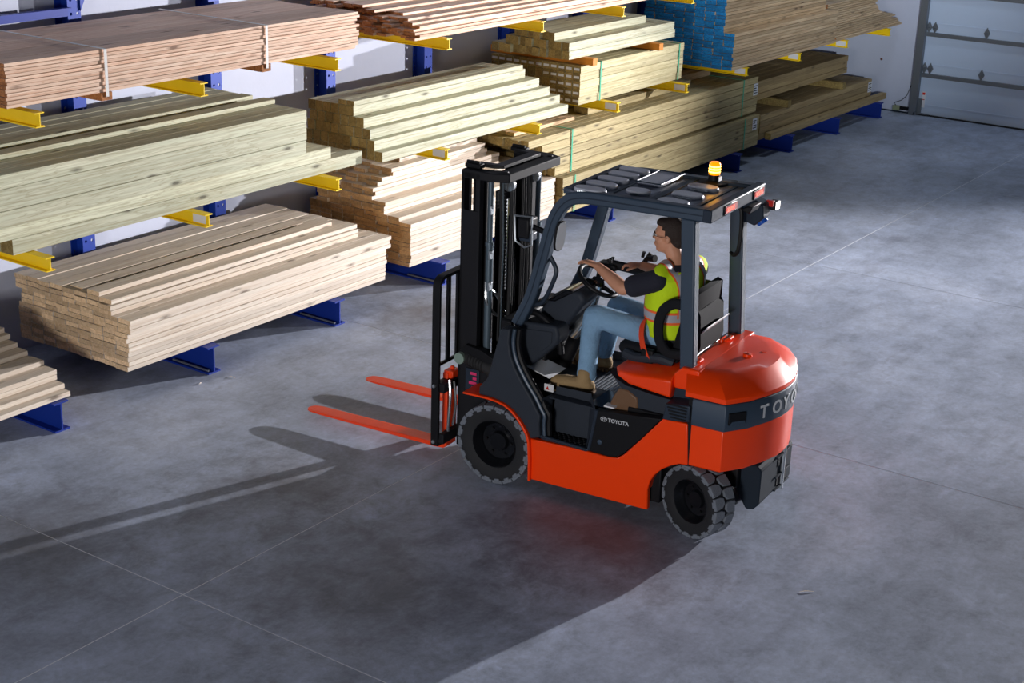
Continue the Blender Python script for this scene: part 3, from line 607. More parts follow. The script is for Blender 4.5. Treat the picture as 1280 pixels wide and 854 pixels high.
B().lathe([(.03, 1.095), (.028, 1.115), (.012, 1.118), (0, 1.11)], 'z', 14, (-1.56, .02, 0)).lathe([(.022, 1.085), (.018, 1.10), (0, 1.10)], 'z', 14, (-1.62, -.12, 0)).build('hood_plug', orange, FK)
B().tube([(-1.30, .42, 1.098), (-1.285, .1, 1.106), (-1.285, -.3, 1.106)], .005, 6).build('hood_rod', zinc, FK)
# recess in the band
gx, gy = -1.661, .533
Mg = Matrix.Translation((-1.700, .492, .862)) @ Matrix.Rotation(math.radians(54), 4, 'Z')
rc = B().box(-.062, .062, -.03, .0155, -.042, .038, M=Mg).build('band_recess', black, FK, .004)
B().prism([(-.058, -.039), (.058, -.039), (.040, -.018), (-.050, -.018)], .0155, .0175, 'y', M=Mg).build('recess_lip', slate, rc, smooth=False)
# vented blocks under the rear posts, rear posts and roof
for s in (1, -1):
    vb = B().prism([(-1.255, .885), (-1.42, .90), (-1.42, .79), (-1.30, .772), (-1.235, .77)], s*.44, s*.575, 'y').build('post_base', slate_dark, FK, .008)
    for i in range(5): B().box(-1.40, -1.29+.008*i, min(s*.574, s*.580), max(s*.574, s*.580), .795+i*.021, .803+i*.021).build('vent_slot', black, vb, smooth=False)
    rp = B(); M = Matrix.Identity(4)
    rp.add([(-1.205, s*.43, 2.05), (-1.205, s*.35, 2.05), (-1.30, s*.35, 2.05), (-1.30, s*.43, 2.05), (-1.278, s*.43, .88), (-1.278, s*.35, .88), (-1.373, s*.35, .88), (-1.373, s*.43, .88)],
           [(0, 1, 2, 3), (4, 5, 6, 7), (0, 1, 5, 4), (1, 2, 6, 5), (2, 3, 7, 6), (3, 0, 4, 7)])
    rp.build('rear_post', slate, FK, .010)
    B().prism([(-1.24, .86), (-1.40, .86), (-1.392, .955), (-1.255, .955)], s*.34, s*.445, 'y').build('post_foot', slate_dark, FK, .006)
    path = spline([(-.058, 0, 1.12), (-.12, 0, 1.25), (-.165, 0, 1.36), (-.222, 0, 1.57), (-.285, 0, 1.82), (-.312, 0, 1.90), (-.352, 0, 1.975), (-.415, 0, 2.035), (-.50, 0, 2.064), (-.60, 0, 2.072), (-.80, 0, 2.075), (-1.37, 0, 2.085)], 4)
    def sect(b, y0, y1, hw):
        n = len(path); vs = []
        for i, p in enumerate(path):
            d = (path[min(i+1, n-1)]-path[max(i-1, 0)]).normalized(); nn = Vector((-d.z, 0, d.x)).normalized()
            for (yy, k) in ((y0, -hw), (y1, -hw), (y1, hw), (y0, hw)): q = p+nn*k; vs.append((q.x, yy, q.z))
        fs = [(i*4+j, i*4+(j+1) % 4, (i+1)*4+(j+1) % 4, (i+1)*4+j) for i in range(n-1) for j in range(4)]+[(0, 1, 2, 3), tuple(range(4*n-4, 4*n))]
        b.add(vs, fs)
    b = B(); sect(b, s*.345, s*.422, .041); b.build('front_post', slate, FK, .010)
    b = B(); path_full = path; sect(b, s*.42, s*.4235, .004); b.build('post_groove', slate_dark, FK)
# roof
rf = B()
rf.box(-1.335, -.36, -.40, .40, 2.088, 2.098)
rf.build('roof_panel', plain('roof_panel_paint', srgb(108, 116, 134), .34, coat=.1), FK)
for x, w, h in ((-.395, .06, .045), (-.665, .03, .030), (-.945, .05, .034), (-1.245, .03, .032)):
    B().box(x-w/2, x+w/2, -.40, .40, 2.07, 2.09+h*.45).build('roof_crossbar', slate, FK, .006)
B().prism([(-.335, 2.01), (-.375, 2.09), (-.42, 2.122), (-.44, 2.10), (-.42, 2.05), (-.36, 2.0)], -.36, .36, 'y').build('front_roof_edge', slate_dark, FK, .008)
fa = B().box(-1.405, -1.345, -.455, .43, 2.045, 2.128).build('rear_fascia', slate_dark, FK, .008)
def pill(b, cx, cy, cz, L_, w, h, n=8):
    pr = []
    for k in range(n+1): a = -math.pi/2+math.pi*k/n; pr.append((cx+L_/2-w/2+math.cos(a)*w/2, cy+math.sin(a)*w/2))
    for k in range(n+1): a = math.pi/2+math.pi*k/n; pr.append((cx-L_/2+w/2+math.cos(a)*w/2, cy+math.sin(a)*w/2))
    def ring(s_, z): return [(cx+(p[0]-cx)*s_, cy+(p[1]-cy)*s_, z) for p in pr]
    rs = [ring(1.0, cz), ring(1.0, cz+h*.6), ring(.93, cz+h), ring(.86, cz+h)]
    m = len(pr); b.add([v for r_ in rs for v in r_], [(i*m+j, i*m+(j+1) % m, (i+1)*m+(j+1) % m, (i+1)*m+j) for i in range(3) for j in range(m)]+[tuple(range(3*m, 4*m))])
def window(cx, cy, L_, w):
    b = B(); pill(b, cx, cy, 2.099, L_, w, .022); o = b.build('roof_window', clear_m, FK, angle=50)
    k = B()
    for i in range(10):
        t = i/9; x = cx-L_/2+w/2+(L_-w)*t
        for s in (-1, 1): k.lathe([(.007, 2.099), (.006, 2.110), (0, 2.112)], 'z', 5, (x, cy+s*w*.53, 0))
    k.build('screws', zinc, o, smooth=False)
for cy in (.345, .185, .02, -.14, -.295): window(-.53, cy, .225, .112)
window(-.80, .20, .165, .125)
for cy in (.31, .09, -.15): window(-1.095, cy, .215, .115)
wb = B().box(-.865, -.69, -.365, .0, 2.098, 2.122).build('roof_window', clear_m, FK, .012)
B().tube([(-.865, -.365, 2.122), (-.865, 0, 2.122), (-.69, 0, 2.122), (-.69, -.365, 2.122), (-.865, -.365, 2.122)], .006, 6).build('window_frame', slate, wb)
for y0, y1 in ((.235, .03), (-.24, -.42)):
    h = B().box(-1.412, -1.402, y1, y0, 2.055, 2.118).build('tail_light', gloss, FK, .004)
    B().box(-1.4145, -1.411, y1+.01, y0-.01, 2.064, 2.109).build('lens', red_lens, h, smooth=False)
    g_ = B()
    for i in range(5):
        yy = y0-.03-i*.024; g_.box(-1.417, -1.414, yy-.018, yy, 2.074, 2.098)
    g_.build('led', red_led, h, smooth=False)
bc = B().lathe([(.10, 2.098), (.098, 2.112), (.06, 2.116), (.04, 2.125), (.038, 2.16), (0, 2.16)], 'z', 24, (-1.09, -.335, 0)).build('beacon_base', black, FK)
B().lathe([(.036, 2.16), (.038, 2.165), (.037, 2.232), (.030, 2.242), (0, 2.244)], 'z', 24, (-1.09, -.335, 0)).build('beacon_dome', amber, bc)
B().box(-1.135, -1.128, -.36, -.31, 2.12, 2.15).build('beacon_label', white_card, bc, smooth=False)
hb = B()
for i in range(3):
    hb.lathe([(.0385, 2.175+i*.018), (.0395, 2.18+i*.018), (.0385, 2.185+i*.018)], 'z', 24, (-1.09, -.335, 0))
hb.build('beacon_rings', amber_hot, bc)
B().tube(spline([(-1.17, -.35, 2.115), (-1.22, -.40, 2.12), (-1.25, -.36, 2.118), (-1.30, -.42, 2.12)]), .006, 6).build('beacon_cable', black, bc)
# rear right work lamp, camera box, grab handle
lb = B().prism([(-1.30, 1.86), (-1.37, 1.84), (-1.43, 1.90), (-1.42, 1.99), (-1.35, 2.02), (-1.28, 1.98)], -.52, -.40, 'y').build('rear_lamp_box', slate_dark, FK, .01)
B().lathe([(0, -.012), (.035, -.01), (.04, 0), (.04, .02)], 'z', 16, M=Matrix.Translation((-1.405, -.46, 1.86)) @ Matrix.Rotation(math.radians(40), 4, 'Y')).build('blue_lens', blue_lens, lb)
wl = B().box(-1.46, -1.41, -.60, -.53, 1.93, 1.99).build('rear_work_lamp', black, FK, .008)
B().box(-1.465, -1.458, -.595, -.535, 1.935, 1.985).build('lamp_glass', plain('lamp_glow', (1, 1, 1), .3, emit=(1, .97, .9), es=2.5), wl, smooth=False)
B().box(-1.45, -1.40, -.53, -.50, 1.96, 2.0).build('red_reflector', red_lens, wl, .004)
B().tube(spline([(-1.25, -.34, 1.98), (-1.30, -.33, 1.95), (-1.31, -.33, 1.80), (-1.30, -.33, 1.68), (-1.27, -.34, 1.64), (-1.24, -.36, 1.65)], 5), .014, 8).build('rear_grab_handle', black, FK)
B().prism([(-1.36, 2.0), (-1.40, 2.03), (-1.44, 2.03), (-1.42, 1.98)], -.32, -.16, 'y').build('rear_camera', black, FK, .008)
# emblem and lettering
def text(s_, size, mat, parent, M, name='lettering', ext=.0015, bold=.0):
    c = bpy.data.curves.new('t', 'FONT'); c.body = s_; c.size = size; c.extrude = ext; c.align_x = 'LEFT'; c.offset = bold; c.resolution_u = 3
    o = bpy.data.objects.new('t', c); me = bpy.data.meshes.new_from_object(o); bpy.data.objects.remove(o); me.name = name
    me.materials.clear(); me.materials.append(mat); me.transform(M)
    q = bpy.data.objects.new(name, me); COL.objects.link(q); q.parent = parent; return q
letter_m = plain('silver_letters', srgb(196, 200, 206), .45)
Mt = Matrix.Translation((-.850, .5595, .655)) @ Matrix(((-1, 0, 0, 0), (0, 0, 1, 0), (0, 1, 0, 0), (0, 0, 0, 1))) @ Matrix.Rotation(math.radians(1.5), 4, 'Z')
text('TOYOTA', .036, letter_m, FK, Mt, bold=.0009)
em = B()
def ering(cx, cz, a, b_, r):
    pts = [(cx+a*math.cos(t), .561, cz+b_*math.sin(t)) for t in [2*math.pi*i/24 for i in range(25)]]; em.tube(pts, r, 5)
ering(-.820, .667, .022, .0145, .0022); ering(-.820, .667, .0075, .014, .0018); ering(-.820, .675, .016, .006, .0018)
em.build('emblem', letter_m, FK)
bandpts = [Vector(p[:2]).to_3d() for p in cwplan(-.010, .86)]
seg = []; acc = 0
for i in range(len(bandpts)-1):
    d = (bandpts[i+1]-bandpts[i]).length; seg.append((acc, bandpts[i], bandpts[i+1], d)); acc += d
mid_s = acc/2
def band_at(s_):
    for a, p, q, d in seg:
        if a <= s_ <= a+d+1e-6: return p+(q-p)*((s_-a)/d), (q-p).normalized()
for i, ch in enumerate('TOYOTA'):
    sc_ = mid_s+(-.335+i*.118); p, tg = band_at(sc_+.035)
    nrm = Vector((tg.y, -tg.x, 0)); nrm = nrm if nrm.x < 0 else -nrm
    xa = Vector((0, 0, 1)).cross(nrm).normalized()
    Mx = Matrix(((xa.x, 0, nrm.x, 0), (xa.y, 0, nrm.y, 0), (0, 1, 0, 0), (0, 0, 0, 1)))
    text(ch, .125, letter_m, FK, Matrix.Translation((p.x+nrm.x*.004, p.y+nrm.y*.004, .82)) @ Mx @ Matrix.Translation((-.04, 0, 0)), bold=.002)
# lower rear block with tow pin slots
tw = B().prism([(-1.60, .43), (-1.64, .455), (-1.78, .47), (-1.815, .44), (-1.815, .20), (-1.78, .16), (-1.73, .15), (-1.67, .24), (-1.63, .33)], -.30, .27, 'y').build('rear_bumper', slate_matt, FK, .012, seg=3)
for zz in (.22, .36): B().box(-1.82, -1.80, -.20, -.02, zz, zz+.07).build('tow_slot', black, tw, .006)
for zz in (.21, .30, .44): B().box(-1.83, -1.81, -.24, .02, zz-.008, zz+.004).build('tow_rib', slate_matt, tw, .003)
B().cyl((-1.822, -.11, .18), (-1.822, -.11, .49), .016, 10).build('tow_pin', zinc, tw)
# ------------------------------------------------------------------ mast
for s in (1, -1):
    y0, y1 = (s*.385, s*.37)
    mr_ = B(); lo, hi = min(y0, y1), max(y0, y1)
    mr_.box(.275, .41, lo, hi, .12, 1.84); mr_.box(.275, .30, lo, hi, 1.84, 2.10); mr_.box(.385, .41, lo, hi, 1.84, 2.10); mr_.box(.30, .385, lo, hi, 2.06, 2.10); mr_.box(.335, .35, lo, hi, 1.84, 2.06)
    yi = s*.30; mr_.box(.385, .41, min(s*.385, yi), max(s*.385, yi), .12, 2.10); mr_.box(.265, .28, min(s*.385, s*.33), max(s*.385, s*.33), .12, 2.10)
    mr_.box(.16, .275, lo, hi, .12, .78)
    mr_.build('outer_rail', mast_m, FK, .004)
    ir = B(); ir.box(.265, .28, min(s*.29, s*.22), max(s*.29, s*.22), .15, 2.06); ir.box(.36, .375, min(s*.29, s*.22), max(s*.29, s*.22), .15, 2.06); ir.box(.28, .36, min(s*.262, s*.25), max(s*.262, s*.25), .15, 2.06)
    ir.build('inner_rail', black, FK, .003)
    B().cyl((.215, s*.325, .25), (.215, s*.325, 1.60), .026, 16).cyl((.215, s*.325, 1.60), (.215, s*.325, 1.63), .031, 16).build('lift_cylinder', cylm, FK)
    B().cyl((.215, s*.325, 1.63), (.215, s*.325, 2.06), .019, 14).build('cylinder_rod', cylm, FK)
    ch_ = B()
    for i in range(62):
        z = .50+i*.025; ch_.box(.185, .20, s*.17-.014, s*.17+.014, z, z+.018); ch_.box(.180, .205, s*.17-.006, s*.17+.006, z-.004, z+.010)
    ch_.build('lift_chain', black, FK, smooth=False)['kind'] = 'stuff'
    B().lathe([(.012, -.016), (.045, -.014), (.045, .014), (.012, .016)], 'y', 20, (.165, s*.17, 2.0)).build('chain_pulley', steel, FK)
    tc_ = B().cyl((.345, s*.40, .80), (.13, s*.40, .755), .043, 16).cyl((.14, s*.40, .757), (-.04, s*.40, .72), .052, 16)
    for i in range(6): tc_.lathe([(.044, -.006), (.052, 0), (.044, .006)], 'x', 16, (.30-i*.022, s*.40, .79-i*.0046))
    tc_.build('tilt_cylinder', rubber, FK)
    B().cyl((.36, s*.36, .80), (.36, s*.455, .80), .04, 14).build('tilt_pivot', plain('pale_zinc', srgb(150, 172, 160), .4, .4) if s > 0 else zinc, FK)
    B().prism([(.40, .82), (.33, .90), (.20, .88), (.06, .82), (.07, .78), (.30, .80)], s*.36, s*.42, 'y').build('tilt_bracket', black, FK, .006)
# top cap bracket, C shaped with cut corners
B().prism([(.41, .385), (.17, .385), (.07, .335), (.055, -.335), (.15, -.385), (.41, -.385), (.41, -.30), (.20, -.30), (.15, -.27), (.16, .26), (.24, .30), (.41, .30)], 2.055, 2.115, 'z').build('mast_top_bracket', mast_m, FK, .006)
B().prism([(.36, .27), (.23, .27), (.17, .24), (.16, -.24), (.20, -.27), (.36, -.27), (.36, -.22), (.24, -.21), (.24, .21), (.36, .22)], 2.118, 2.142, 'z').build('inner_top_bracket', black, FK, .004)
for s in (1, -1):
    B().box(.30, .42, s*.30-.03, s*.30+.03, 2.115, 2.145).cyl((.32, s*.30, 2.15), (.42, s*.30, 2.15), .012, 8).build('hose_guide', black, FK, .004)
    B().lathe([(.022, 2.113), (.018, 2.122), (0, 2.122)], 'z', 12, (.12, s*.30, 0)).build('bracket_bolt', black, FK)
for za_, zb_ in ((1.18, 1.27), (.45, .60)): B().box(.28, .31, -.37, .37, za_, zb_).build('mast_crossmember', mast_m, FK, .005)
B().cyl((.25, .02, .3), (.25, .02, 1.45), .06, 18).cyl((.25, .02, 1.45), (.25, .02, 1.80), .04, 14).build('free_lift_cylinder', black, FK)
for y, r_, m_ in ((.13, .013, rubber), (.10, .010, rubber), (-.02, .010, black), (-.05, .010, black), (-.10, .012, rubber), (-.13, .012, rubber)):
    B().tube(spline([(.17, y, .7), (.165, y, 1.2), (.17, y, 2.02), (.22, y, 2.09)], 4), r_, 8).build('hose', m_, FK)
for pp_ in ([(.225, .345, 1.356), (.225, .342, 1.288), (.215, .349, 1.222), (.205, .315, 1.156), (.20, .227, 1.086), (.20, .107, 1.04), (.22, .0, 1.03)], [(.21, .338, 1.30), (.205, .25, 1.25), (.20, .19, 1.18), (.20, .165, 1.115), (.20, .087, 1.064), (.21, .03, 1.08)]):
    B().tube(spline(pp_, 6), .012, 8).build('steel_pipe', steel, FK)
for zz in (1.33, 1.55, 1.86): B().box(.18, .195, .33, .375, zz-.03, zz+.03).lathe([(0, .02), (.010, .018), (.012, 0)], 'x', 10, (.175, .35, zz+.02)).build('pipe_clamp', zinc, FK, .003)
for y in (.20, .225): B().tube([(.19, y, .9), (.185, y, 1.6), (.20, y, 2.04)], .009, 8).build('lift_hose', cylm if y < .21 else rubber, FK)
B().cyl((.19, .15, 1.25), (.19, .15, 1.80), .012, 8).cyl((.19, .15, 1.78), (.19, .15, 1.90), .017, 8).build('chain_anchor', steel, FK)
B().box(.335, .347, .215, .335, .15, 2.03).build('mast_web', black, FK, .002)
B().box(.335, .347, -.335, -.03, .15, 2.03).build('mast_web', black, FK, .002)
B().box(.30, .312, -.03, .10, .15, 1.92).build('mast_web', black, FK, .002)
# carriage, backrest and forks
cg = B(); cg.box(.445, .485, -.50, .50, .535, .60); cg.box(.445, .485, -.50, .50, .15, .225); cg.box(.42, .445, -.28, -.22, .15, .62); cg.box(.42, .445, .22, .28, .15, .62)
cg.build('carriage', mast_m, FK, .005)
bk = B()
for s in (1, -1): bk.tube(spline([(.515, s*.50, .13), (.515, s*.50, .6), (.515, s*.50, 1.26), (.515, s*.485, 1.335), (.515, s*.42, 1.365), (.515, s*.2, 1.365), (.515, 0, 1.365)], 6), .012, 4, ry=.022, up=(0, 1, 0))
bk2 = B()
def flatbar(b, pts, hw, ht):
    n = len(pts); vs = []
    for i, p in enumerate(pts):
        d = (Vector(pts[min(i+1, n-1)])-Vector(pts[max(i-1, 0)])).normalized(); nn = Vector((0, -d.z, d.y))
        for a, c_ in ((-hw, -ht), (hw, -ht), (hw, ht), (-hw, ht)): q = Vector(p)+nn*c_; vs.append((q.x+a, q.y, q.z))
    b.add(vs, [(i*4+j, i*4+(j+1) % 4, (i+1)*4+(j+1) % 4, (i+1)*4+j) for i in range(n-1) for j in range(4)]+[(0, 1, 2, 3), tuple(range(4*n-4, 4*n))])
path = [(.515, .50, .13), (.515, .50, 1.25)]+[(.515, .43+.07*math.cos(a), 1.29+.07*math.sin(a)) for a in [i*math.pi/12 for i in range(1, 6)]]+[(.515, .42, 1.36), (.515, -.42, 1.36)]+[(.515, -.43-.07*math.sin(a), 1.29+.07*math.cos(a)) for a in [i*math.pi/12 for i in range(1, 6)]]+[(.515, -.50, 1.25), (.515, -.50, .13)]
flatbar(bk2, path, .030, .012); br = bk2.build('load_backrest', black, FK, .003)
for y in (.355, .235, .08, -.08, -.235, -.355): B().box(.505, .522, y-.018, y+.018, .72, 1.355).build('backrest_bar', black, br, smooth=False)
B().box(.505, .522, -.49, .49, .715, .735).build('lower_rail', black, br, smooth=False)
for s in (1, -1):
    B().box(.48, .53, min(s*.50, s*.32), max(s*.50, s*.32), .56, .60).box(.48, .53, min(s*.50, s*.3), max(s*.50, s*.3), .13, .18).build('side_bracket', black, br, .004)
    for zz in (.16, .58): B().lathe([(0, .014), (.012, .012), (.014, 0)], 'y', 10, (.52, .512, zz), M=None if s > 0 else Matrix.Scale(-1, 4, (0, 1, 0))).build('bolt', zinc, br)
for y in (.325, -.425):
    f = B(); w = .062
    prof = [(.490, .085), (.490, .64), (.530, .64), (.532, .13), (.56, .100), (.65, .093), (1.66, .078), (1.70, .074), (1.70, .066), (1.60, .062), (.58, .060), (.52, .065)]
    f.prism(prof, y-w, y+w, 'y')
    fo = f.build('fork', orange_fork, FK, .006)
    # rounded tip
    B().prism([(1.695, y-w), (1.73, y-w*.75), (1.75, y-w*.25), (1.75, y+w*.25), (1.73, y+w*.75), (1.695, y+w)], .066, .0745, 'z').build('fork_tip', orange_fork, fo, .002)
    B().box(.455, .53, y-.05, y+.05, .60, .655).cyl((.49, y, .655), (.49, y, .68), .016, 8).build('fork_hook', orange_fork, fo, .006)
B().tube(spline([(.44, .44, .62), (.42, .46, .50), (.43, .46, .35), (.44, .45, .24)], 5), .011, 8).tube(spline([(.43, .40, .60), (.40, .42, .45), (.42, .42, .28)], 5), .010, 8).build('carriage_hose', steel, FK)
B().box(.23, .34, .386, .395, .56, .72).build('serial_plate', slate_dark, FK, .003)
sp_ = B()
for z, w_ in ((.69, .05), (.655, .03), (.62, .06), (.585, .04)): sp_.box(.25, .25+w_, .395, .397, z-.012, z+.008)
sp_.build('pink_decal', plain('magenta_decal', srgb(220, 50, 110), .5), FK, smooth=False)
# ------------------------------------------------------------------ cab: dash, column, steering, seat
B().prism([(-.03, 1.10), (-.12, 1.15), (-.36, 1.165), (-.38, 1.10), (-.37, 1.04), (-.25, .92), (-.165, .84), (-.13, .83), (-.07, .90), (-.035, 1.0)], .24, .40, 'y').build('dash_box', plastic, FK, .02, seg=3)
B().prism([(-.09, 1.10), (-.33, 1.12), (-.33, 1.04), (-.26, .97), (-.10, .97)], .40, .406, 'y').build('dash_lid', plastic, FK, .008)
B().box(.0, .10, -.36, .36, .66, 1.12).box(-.20, .02, -.38, .24, .68, .95).build('dash_panel', black, FK, .02)
B().prism([(-.12, 1.08), (-.16, 1.21), (-.25, 1.33), (-.34, 1.38), (-.455, 1.39), (-.50, 1.33), (-.37, 1.14), (-.28, 1.04), (-.16, 1.02)], .03, .27, 'y').build('instrument_pod', plastic, FK, .03, seg=3)
B().prism([(-.20, 1.285), (-.35, 1.385), (-.43, 1.39), (-.27, 1.285)], .05, .28, 'y').build('display', gloss, FK, .01)
B().box(-.34, -.27, .271, .274, 1.10, 1.14).build('status_light', plain('dim_red_mark', srgb(140, 70, 80), .5), FK, smooth=False)
B().tube(spline([(-.05, .30, 1.12), (-.12, .32, 1.20), (-.24, .33, 1.17), (-.34, .33, 1.07), (-.36, .32, .95)], 5), .024, 10).build('cable_loom', black, FK)
B().tube([(-.30, .05, 1.0), (-.40, .05, 1.15), (-.47, .04, 1.38)], [.05, .05, .035], 14).build('steering_column', steel, FK)
B().tube([(-.22, .0, .75), (-.32, .0, 1.02)], .05, 12).build('lower_column', black, FK)
# steering wheel
cw = Vector((-.465, .02, 1.405)); ax_ = Vector((-.52, 0.0, .85)).normalized()
e1 = Vector((0, 1, 0)); e2 = ax_.cross(e1).normalized(); RW = .150
sw = B(); sw.tube([cw+e1*math.cos(t)*RW+e2*math.sin(t)*RW for t in [2*math.pi*i/40 for i in range(41)]], .016, 10, caps=False)
swo = sw.build('steering_wheel', black, FK)
sk_ = B()
for a in (90, 210, 330):
    d = e1*math.cos(math.radians(a))+e2*math.sin(math.radians(a)); sk_.tube([cw-ax_*.03, cw-ax_*.01+d*.08, cw+d*RW], [.022, .016, .012], 8)
sk_.build('spoke', black, swo); B().tube([cw-ax_*.05, cw-ax_*.005, cw+ax_*.008], [.05, .048, .035], 18).build('hub', gloss, swo)
B().tube([cw-e1*.10-ax_*.03, cw-e1*.27-ax_*.02], .008, 8).build('direction_lever', black, FK)
# pedals and papers
B().box(-.18, -.12, -.20, -.08, .70, .82, M=Matrix.Rotation(0, 4, 'Y')).box(-.20, -.14, .0, .08, .72, .80).build('pedal', rubber, FK, .008)
B().prism([(-.10, .86), (-.34, .80), (-.34, .80), (-.33, .795), (-.10, .855)], .20, .42, 'y').build('paper_sheet', white_card, FK, smooth=False)
B().add([(-.44, -.02, 1.30), (-.60, -.10, 1.26), (-.56, -.22, 1.18), (-.38, -.14, 1.2)], [(0, 1, 2, 3)]).build('white_paper', white_card, FK, smooth=False) if False else None
ws = B().box(-.38, -.31, .44, .445, .715, .765).build('warning_label', white_card, FK, smooth=False)
B().prism([(-.322, .725), (-.348, .725), (-.335, .752)], .445, .4465, 'y').build('red_triangle', red_lens, ws, smooth=False)
# seat
B().box(-1.15, -.80, -.24, .24, .985, 1.02).build('seat_base', black, FK, .01)
cu = loft_rings([[(x, y*sy, z) for x, y in ((-.72-o_, .20), (-.76-o_, .235), (-1.10, .245), (-1.16, .22), (-1.16, -.22), (-1.10, -.245), (-.76-o_, -.235), (-.72-o_, -.20))] for z, o_, sy in ((1.0, .02, .95), (1.03, 0, 1), (1.075, .01, 1), (1.095, .04, .9))])
cu.build('seat_cushion', seat_m, FK, .015, seg=3)
bkp = [(-1.13, 1.05), (-1.10, 1.10), (-1.165, 1.35), (-1.205, 1.50), (-1.235, 1.525), (-1.27, 1.51), (-1.27, 1.40), (-1.215, 1.12), (-1.19, 1.04)]
def inset(ps, k): c_ = (sum(p[0] for p in ps)/len(ps), sum(p[1] for p in ps)/len(ps)); return [(c_[0]+(p[0]-c_[0])*k, c_[1]+(p[1]-c_[1])*(1-(1-k)*.35)) for p in ps]
rings = []
for y, k in ((-.235, .35), (-.22, .8), (-.18, 1), (0, .9), (.18, 1), (.22, .8), (.235, .35)): rings.append([(p[0], y, p[1]) for p in inset(bkp, k)])
loft_rings(rings).build('seat_back', seat_m, FK, .006, seg=2)
B().prism([(-1.215, 1.12), (-1.205, 1.10), (-1.29, 1.10), (-1.30, 1.16), (-1.285, 1.36), (-1.262, 1.40)], -.20, .20, 'y').build('seat_back_shell', seat_m, FK, .02)
B().add([(-1.24, .16, 1.19), (-1.33, .17, 1.29), (-1.33, -.18, 1.29), (-1.24, -.19, 1.19), (-1.245, .16, 1.185), (-1.335, .17, 1.285), (-1.335, -.18, 1.285), (-1.245, -.19, 1.185)], [(0, 1, 2, 3), (4, 5, 6, 7), (0, 1, 5, 4), (2, 3, 7, 6), (1, 2, 6, 5)]).build('manual', white_card, FK, smooth=False)
# hip restraint wings beside the backrest
for s in (1, -1):
    pts = [(-1.20, s*.255, 1.10), (-1.11, s*.27, 1.10), (-1.05, s*.275, 1.17), (-1.035, s*.275, 1.28), (-1.06, s*.27, 1.38), (-1.12, s*.255, 1.43), (-1.18, s*.245, 1.43)]
    B().tube(spline(pts, 5), .034, 10, ry=.022, up=(0, 1, 0)).build('hip_restraint', seat_m, FK)
    B().tube(spline([(-.80, s*.25, 1.03), (-.90, s*.27, 1.02), (-1.05, s*.275, 1.05), (-1.15, s*.26, 1.03)], 4), .035, 10).build('seat_hinge', plastic, FK)
B().box(-1.02, -.93, .255, .30, 1.0, 1.10).build('belt_buckle', black, FK, .01)
# arm rest with hydraulic levers on the right
B().tube(spline([(-.98, -.30, 1.36), (-.82, -.30, 1.40), (-.66, -.29, 1.42), (-.42, -.28, 1.435)], 4), .034, 12, ry=.022, up=(0, 1, 0)).build('arm_rest', black, FK)
B().box(-1.02, -.92, -.33, -.27, 1.02, 1.37).build('arm_rest_post', black, FK, .01)
B().box(-.46, -.31, -.34, -.23, 1.395, 1.445).build('control_box', black, FK, .015)
for i, (x, y) in enumerate(((-.40, -.25), (-.40, -.285), (-.40, -.32))): B().tube([(x, y, 1.44), (x+.005, y, 1.462)], [.007, .007], 8).lathe([(0, 1.478), (.012, 1.474), (.013, 1.466), (.008, 1.458)], 'z', 12, (x+.005, y, 0)).build('control_lever', black, FK)
B().tube([(-.60, -.34, 1.44), (-.63, -.37, 1.49), (-.655, -.385, 1.525)], [.014, .018, .024], 10).tube([(-.63, -.37, 1.495), (-.70, -.35, 1.51)], [.020, .026], 10).tube([(-.60, -.36, 1.50), (-.61, -.36, 1.54)], .012, 8).build('horn_grip', black, FK)
# grips, lamps, mirrors at the front posts
B().tube(spline([(-.24, .36, 1.655), (-.285, .36, 1.60), (-.325, .37, 1.53), (-.29, .37, 1.42), (-.245, .36, 1.33), (-.20, .36, 1.28), (-.13, .36, 1.275), (-.10, .37, 1.30)], 4), .016, 8).build('grab_bar', slate_dark, FK)
for s, yy in ((1, .35),):
    lp = B().box(-.13, -.04, yy-.06, yy+.06, 1.72, 1.86).build('head_lamp', black, FK, .015)
    B().box(-.135, -.05, yy-.05, yy+.05, 1.70, 1.76).build('lamp_body', slate_dark, lp, .01)
    B().tube([(-.02, yy+.06, 1.87), (-.15, yy+.06, 1.88), (-.155, yy+.06, 1.69), (-.10, yy+.06, 1.665), (-.03, yy+.06, 1.70), (-.02, yy+.06, 1.87)], .007, 6).build('lamp_guard', zinc, lp)
    B().tube([(-.12, yy, 1.80), (-.20, yy+s*.02, 1.79), (-.25, s*.38, 1.78)], .02, 8).build('lamp_arm', black, lp)
    mi = empty('side_mirror', (-.36, s*.41, 1.79)); mi.parent = FK
    mi.rotation_euler = (0, math.radians(-8), math.radians(-s*18))
    b = B(); n = 16; ring = [(.026*math.copysign(abs(math.cos(t))**.6, math.cos(t)), .105*math.copysign(abs(math.sin(t))**.7, math.sin(t))) for t in [2*math.pi*i/n for i in range(n)]]
    b.prism(ring, -.012, .012, 'x', M=Matrix.Rotation(0, 4, 'Z')); 
    b = B(); b.prism([(p[0]*1.7, p[1]) for p in ring], -.01, .01, 'x'); b.build('mirror_shell', black, mi, .004)
    b = B(); b.prism([(p[0]*1.5, p[1]*.93) for p in ring], -.0135, -.010, 'x'); b.build('mirror_glass', mirror_m, mi)
B().tube([(-.30, .40, 1.84), (-.34, .41, 1.84)], .008, 6).build('mirror_stem', black, FK)
rm = B(); rm.prism([(-.10, 1.93), (-.085, 2.02), (.085, 2.02), (.10, 1.93), (.07, 1.905), (-.07, 1.905)], -.01, .01, 'x', M=Matrix.Translation((-.52, -.32, -.055)) @ Matrix.Rotation(math.radians(-20), 4, 'Z')); rm.build('rear_view_mirror', mirror_m, FK, .006)
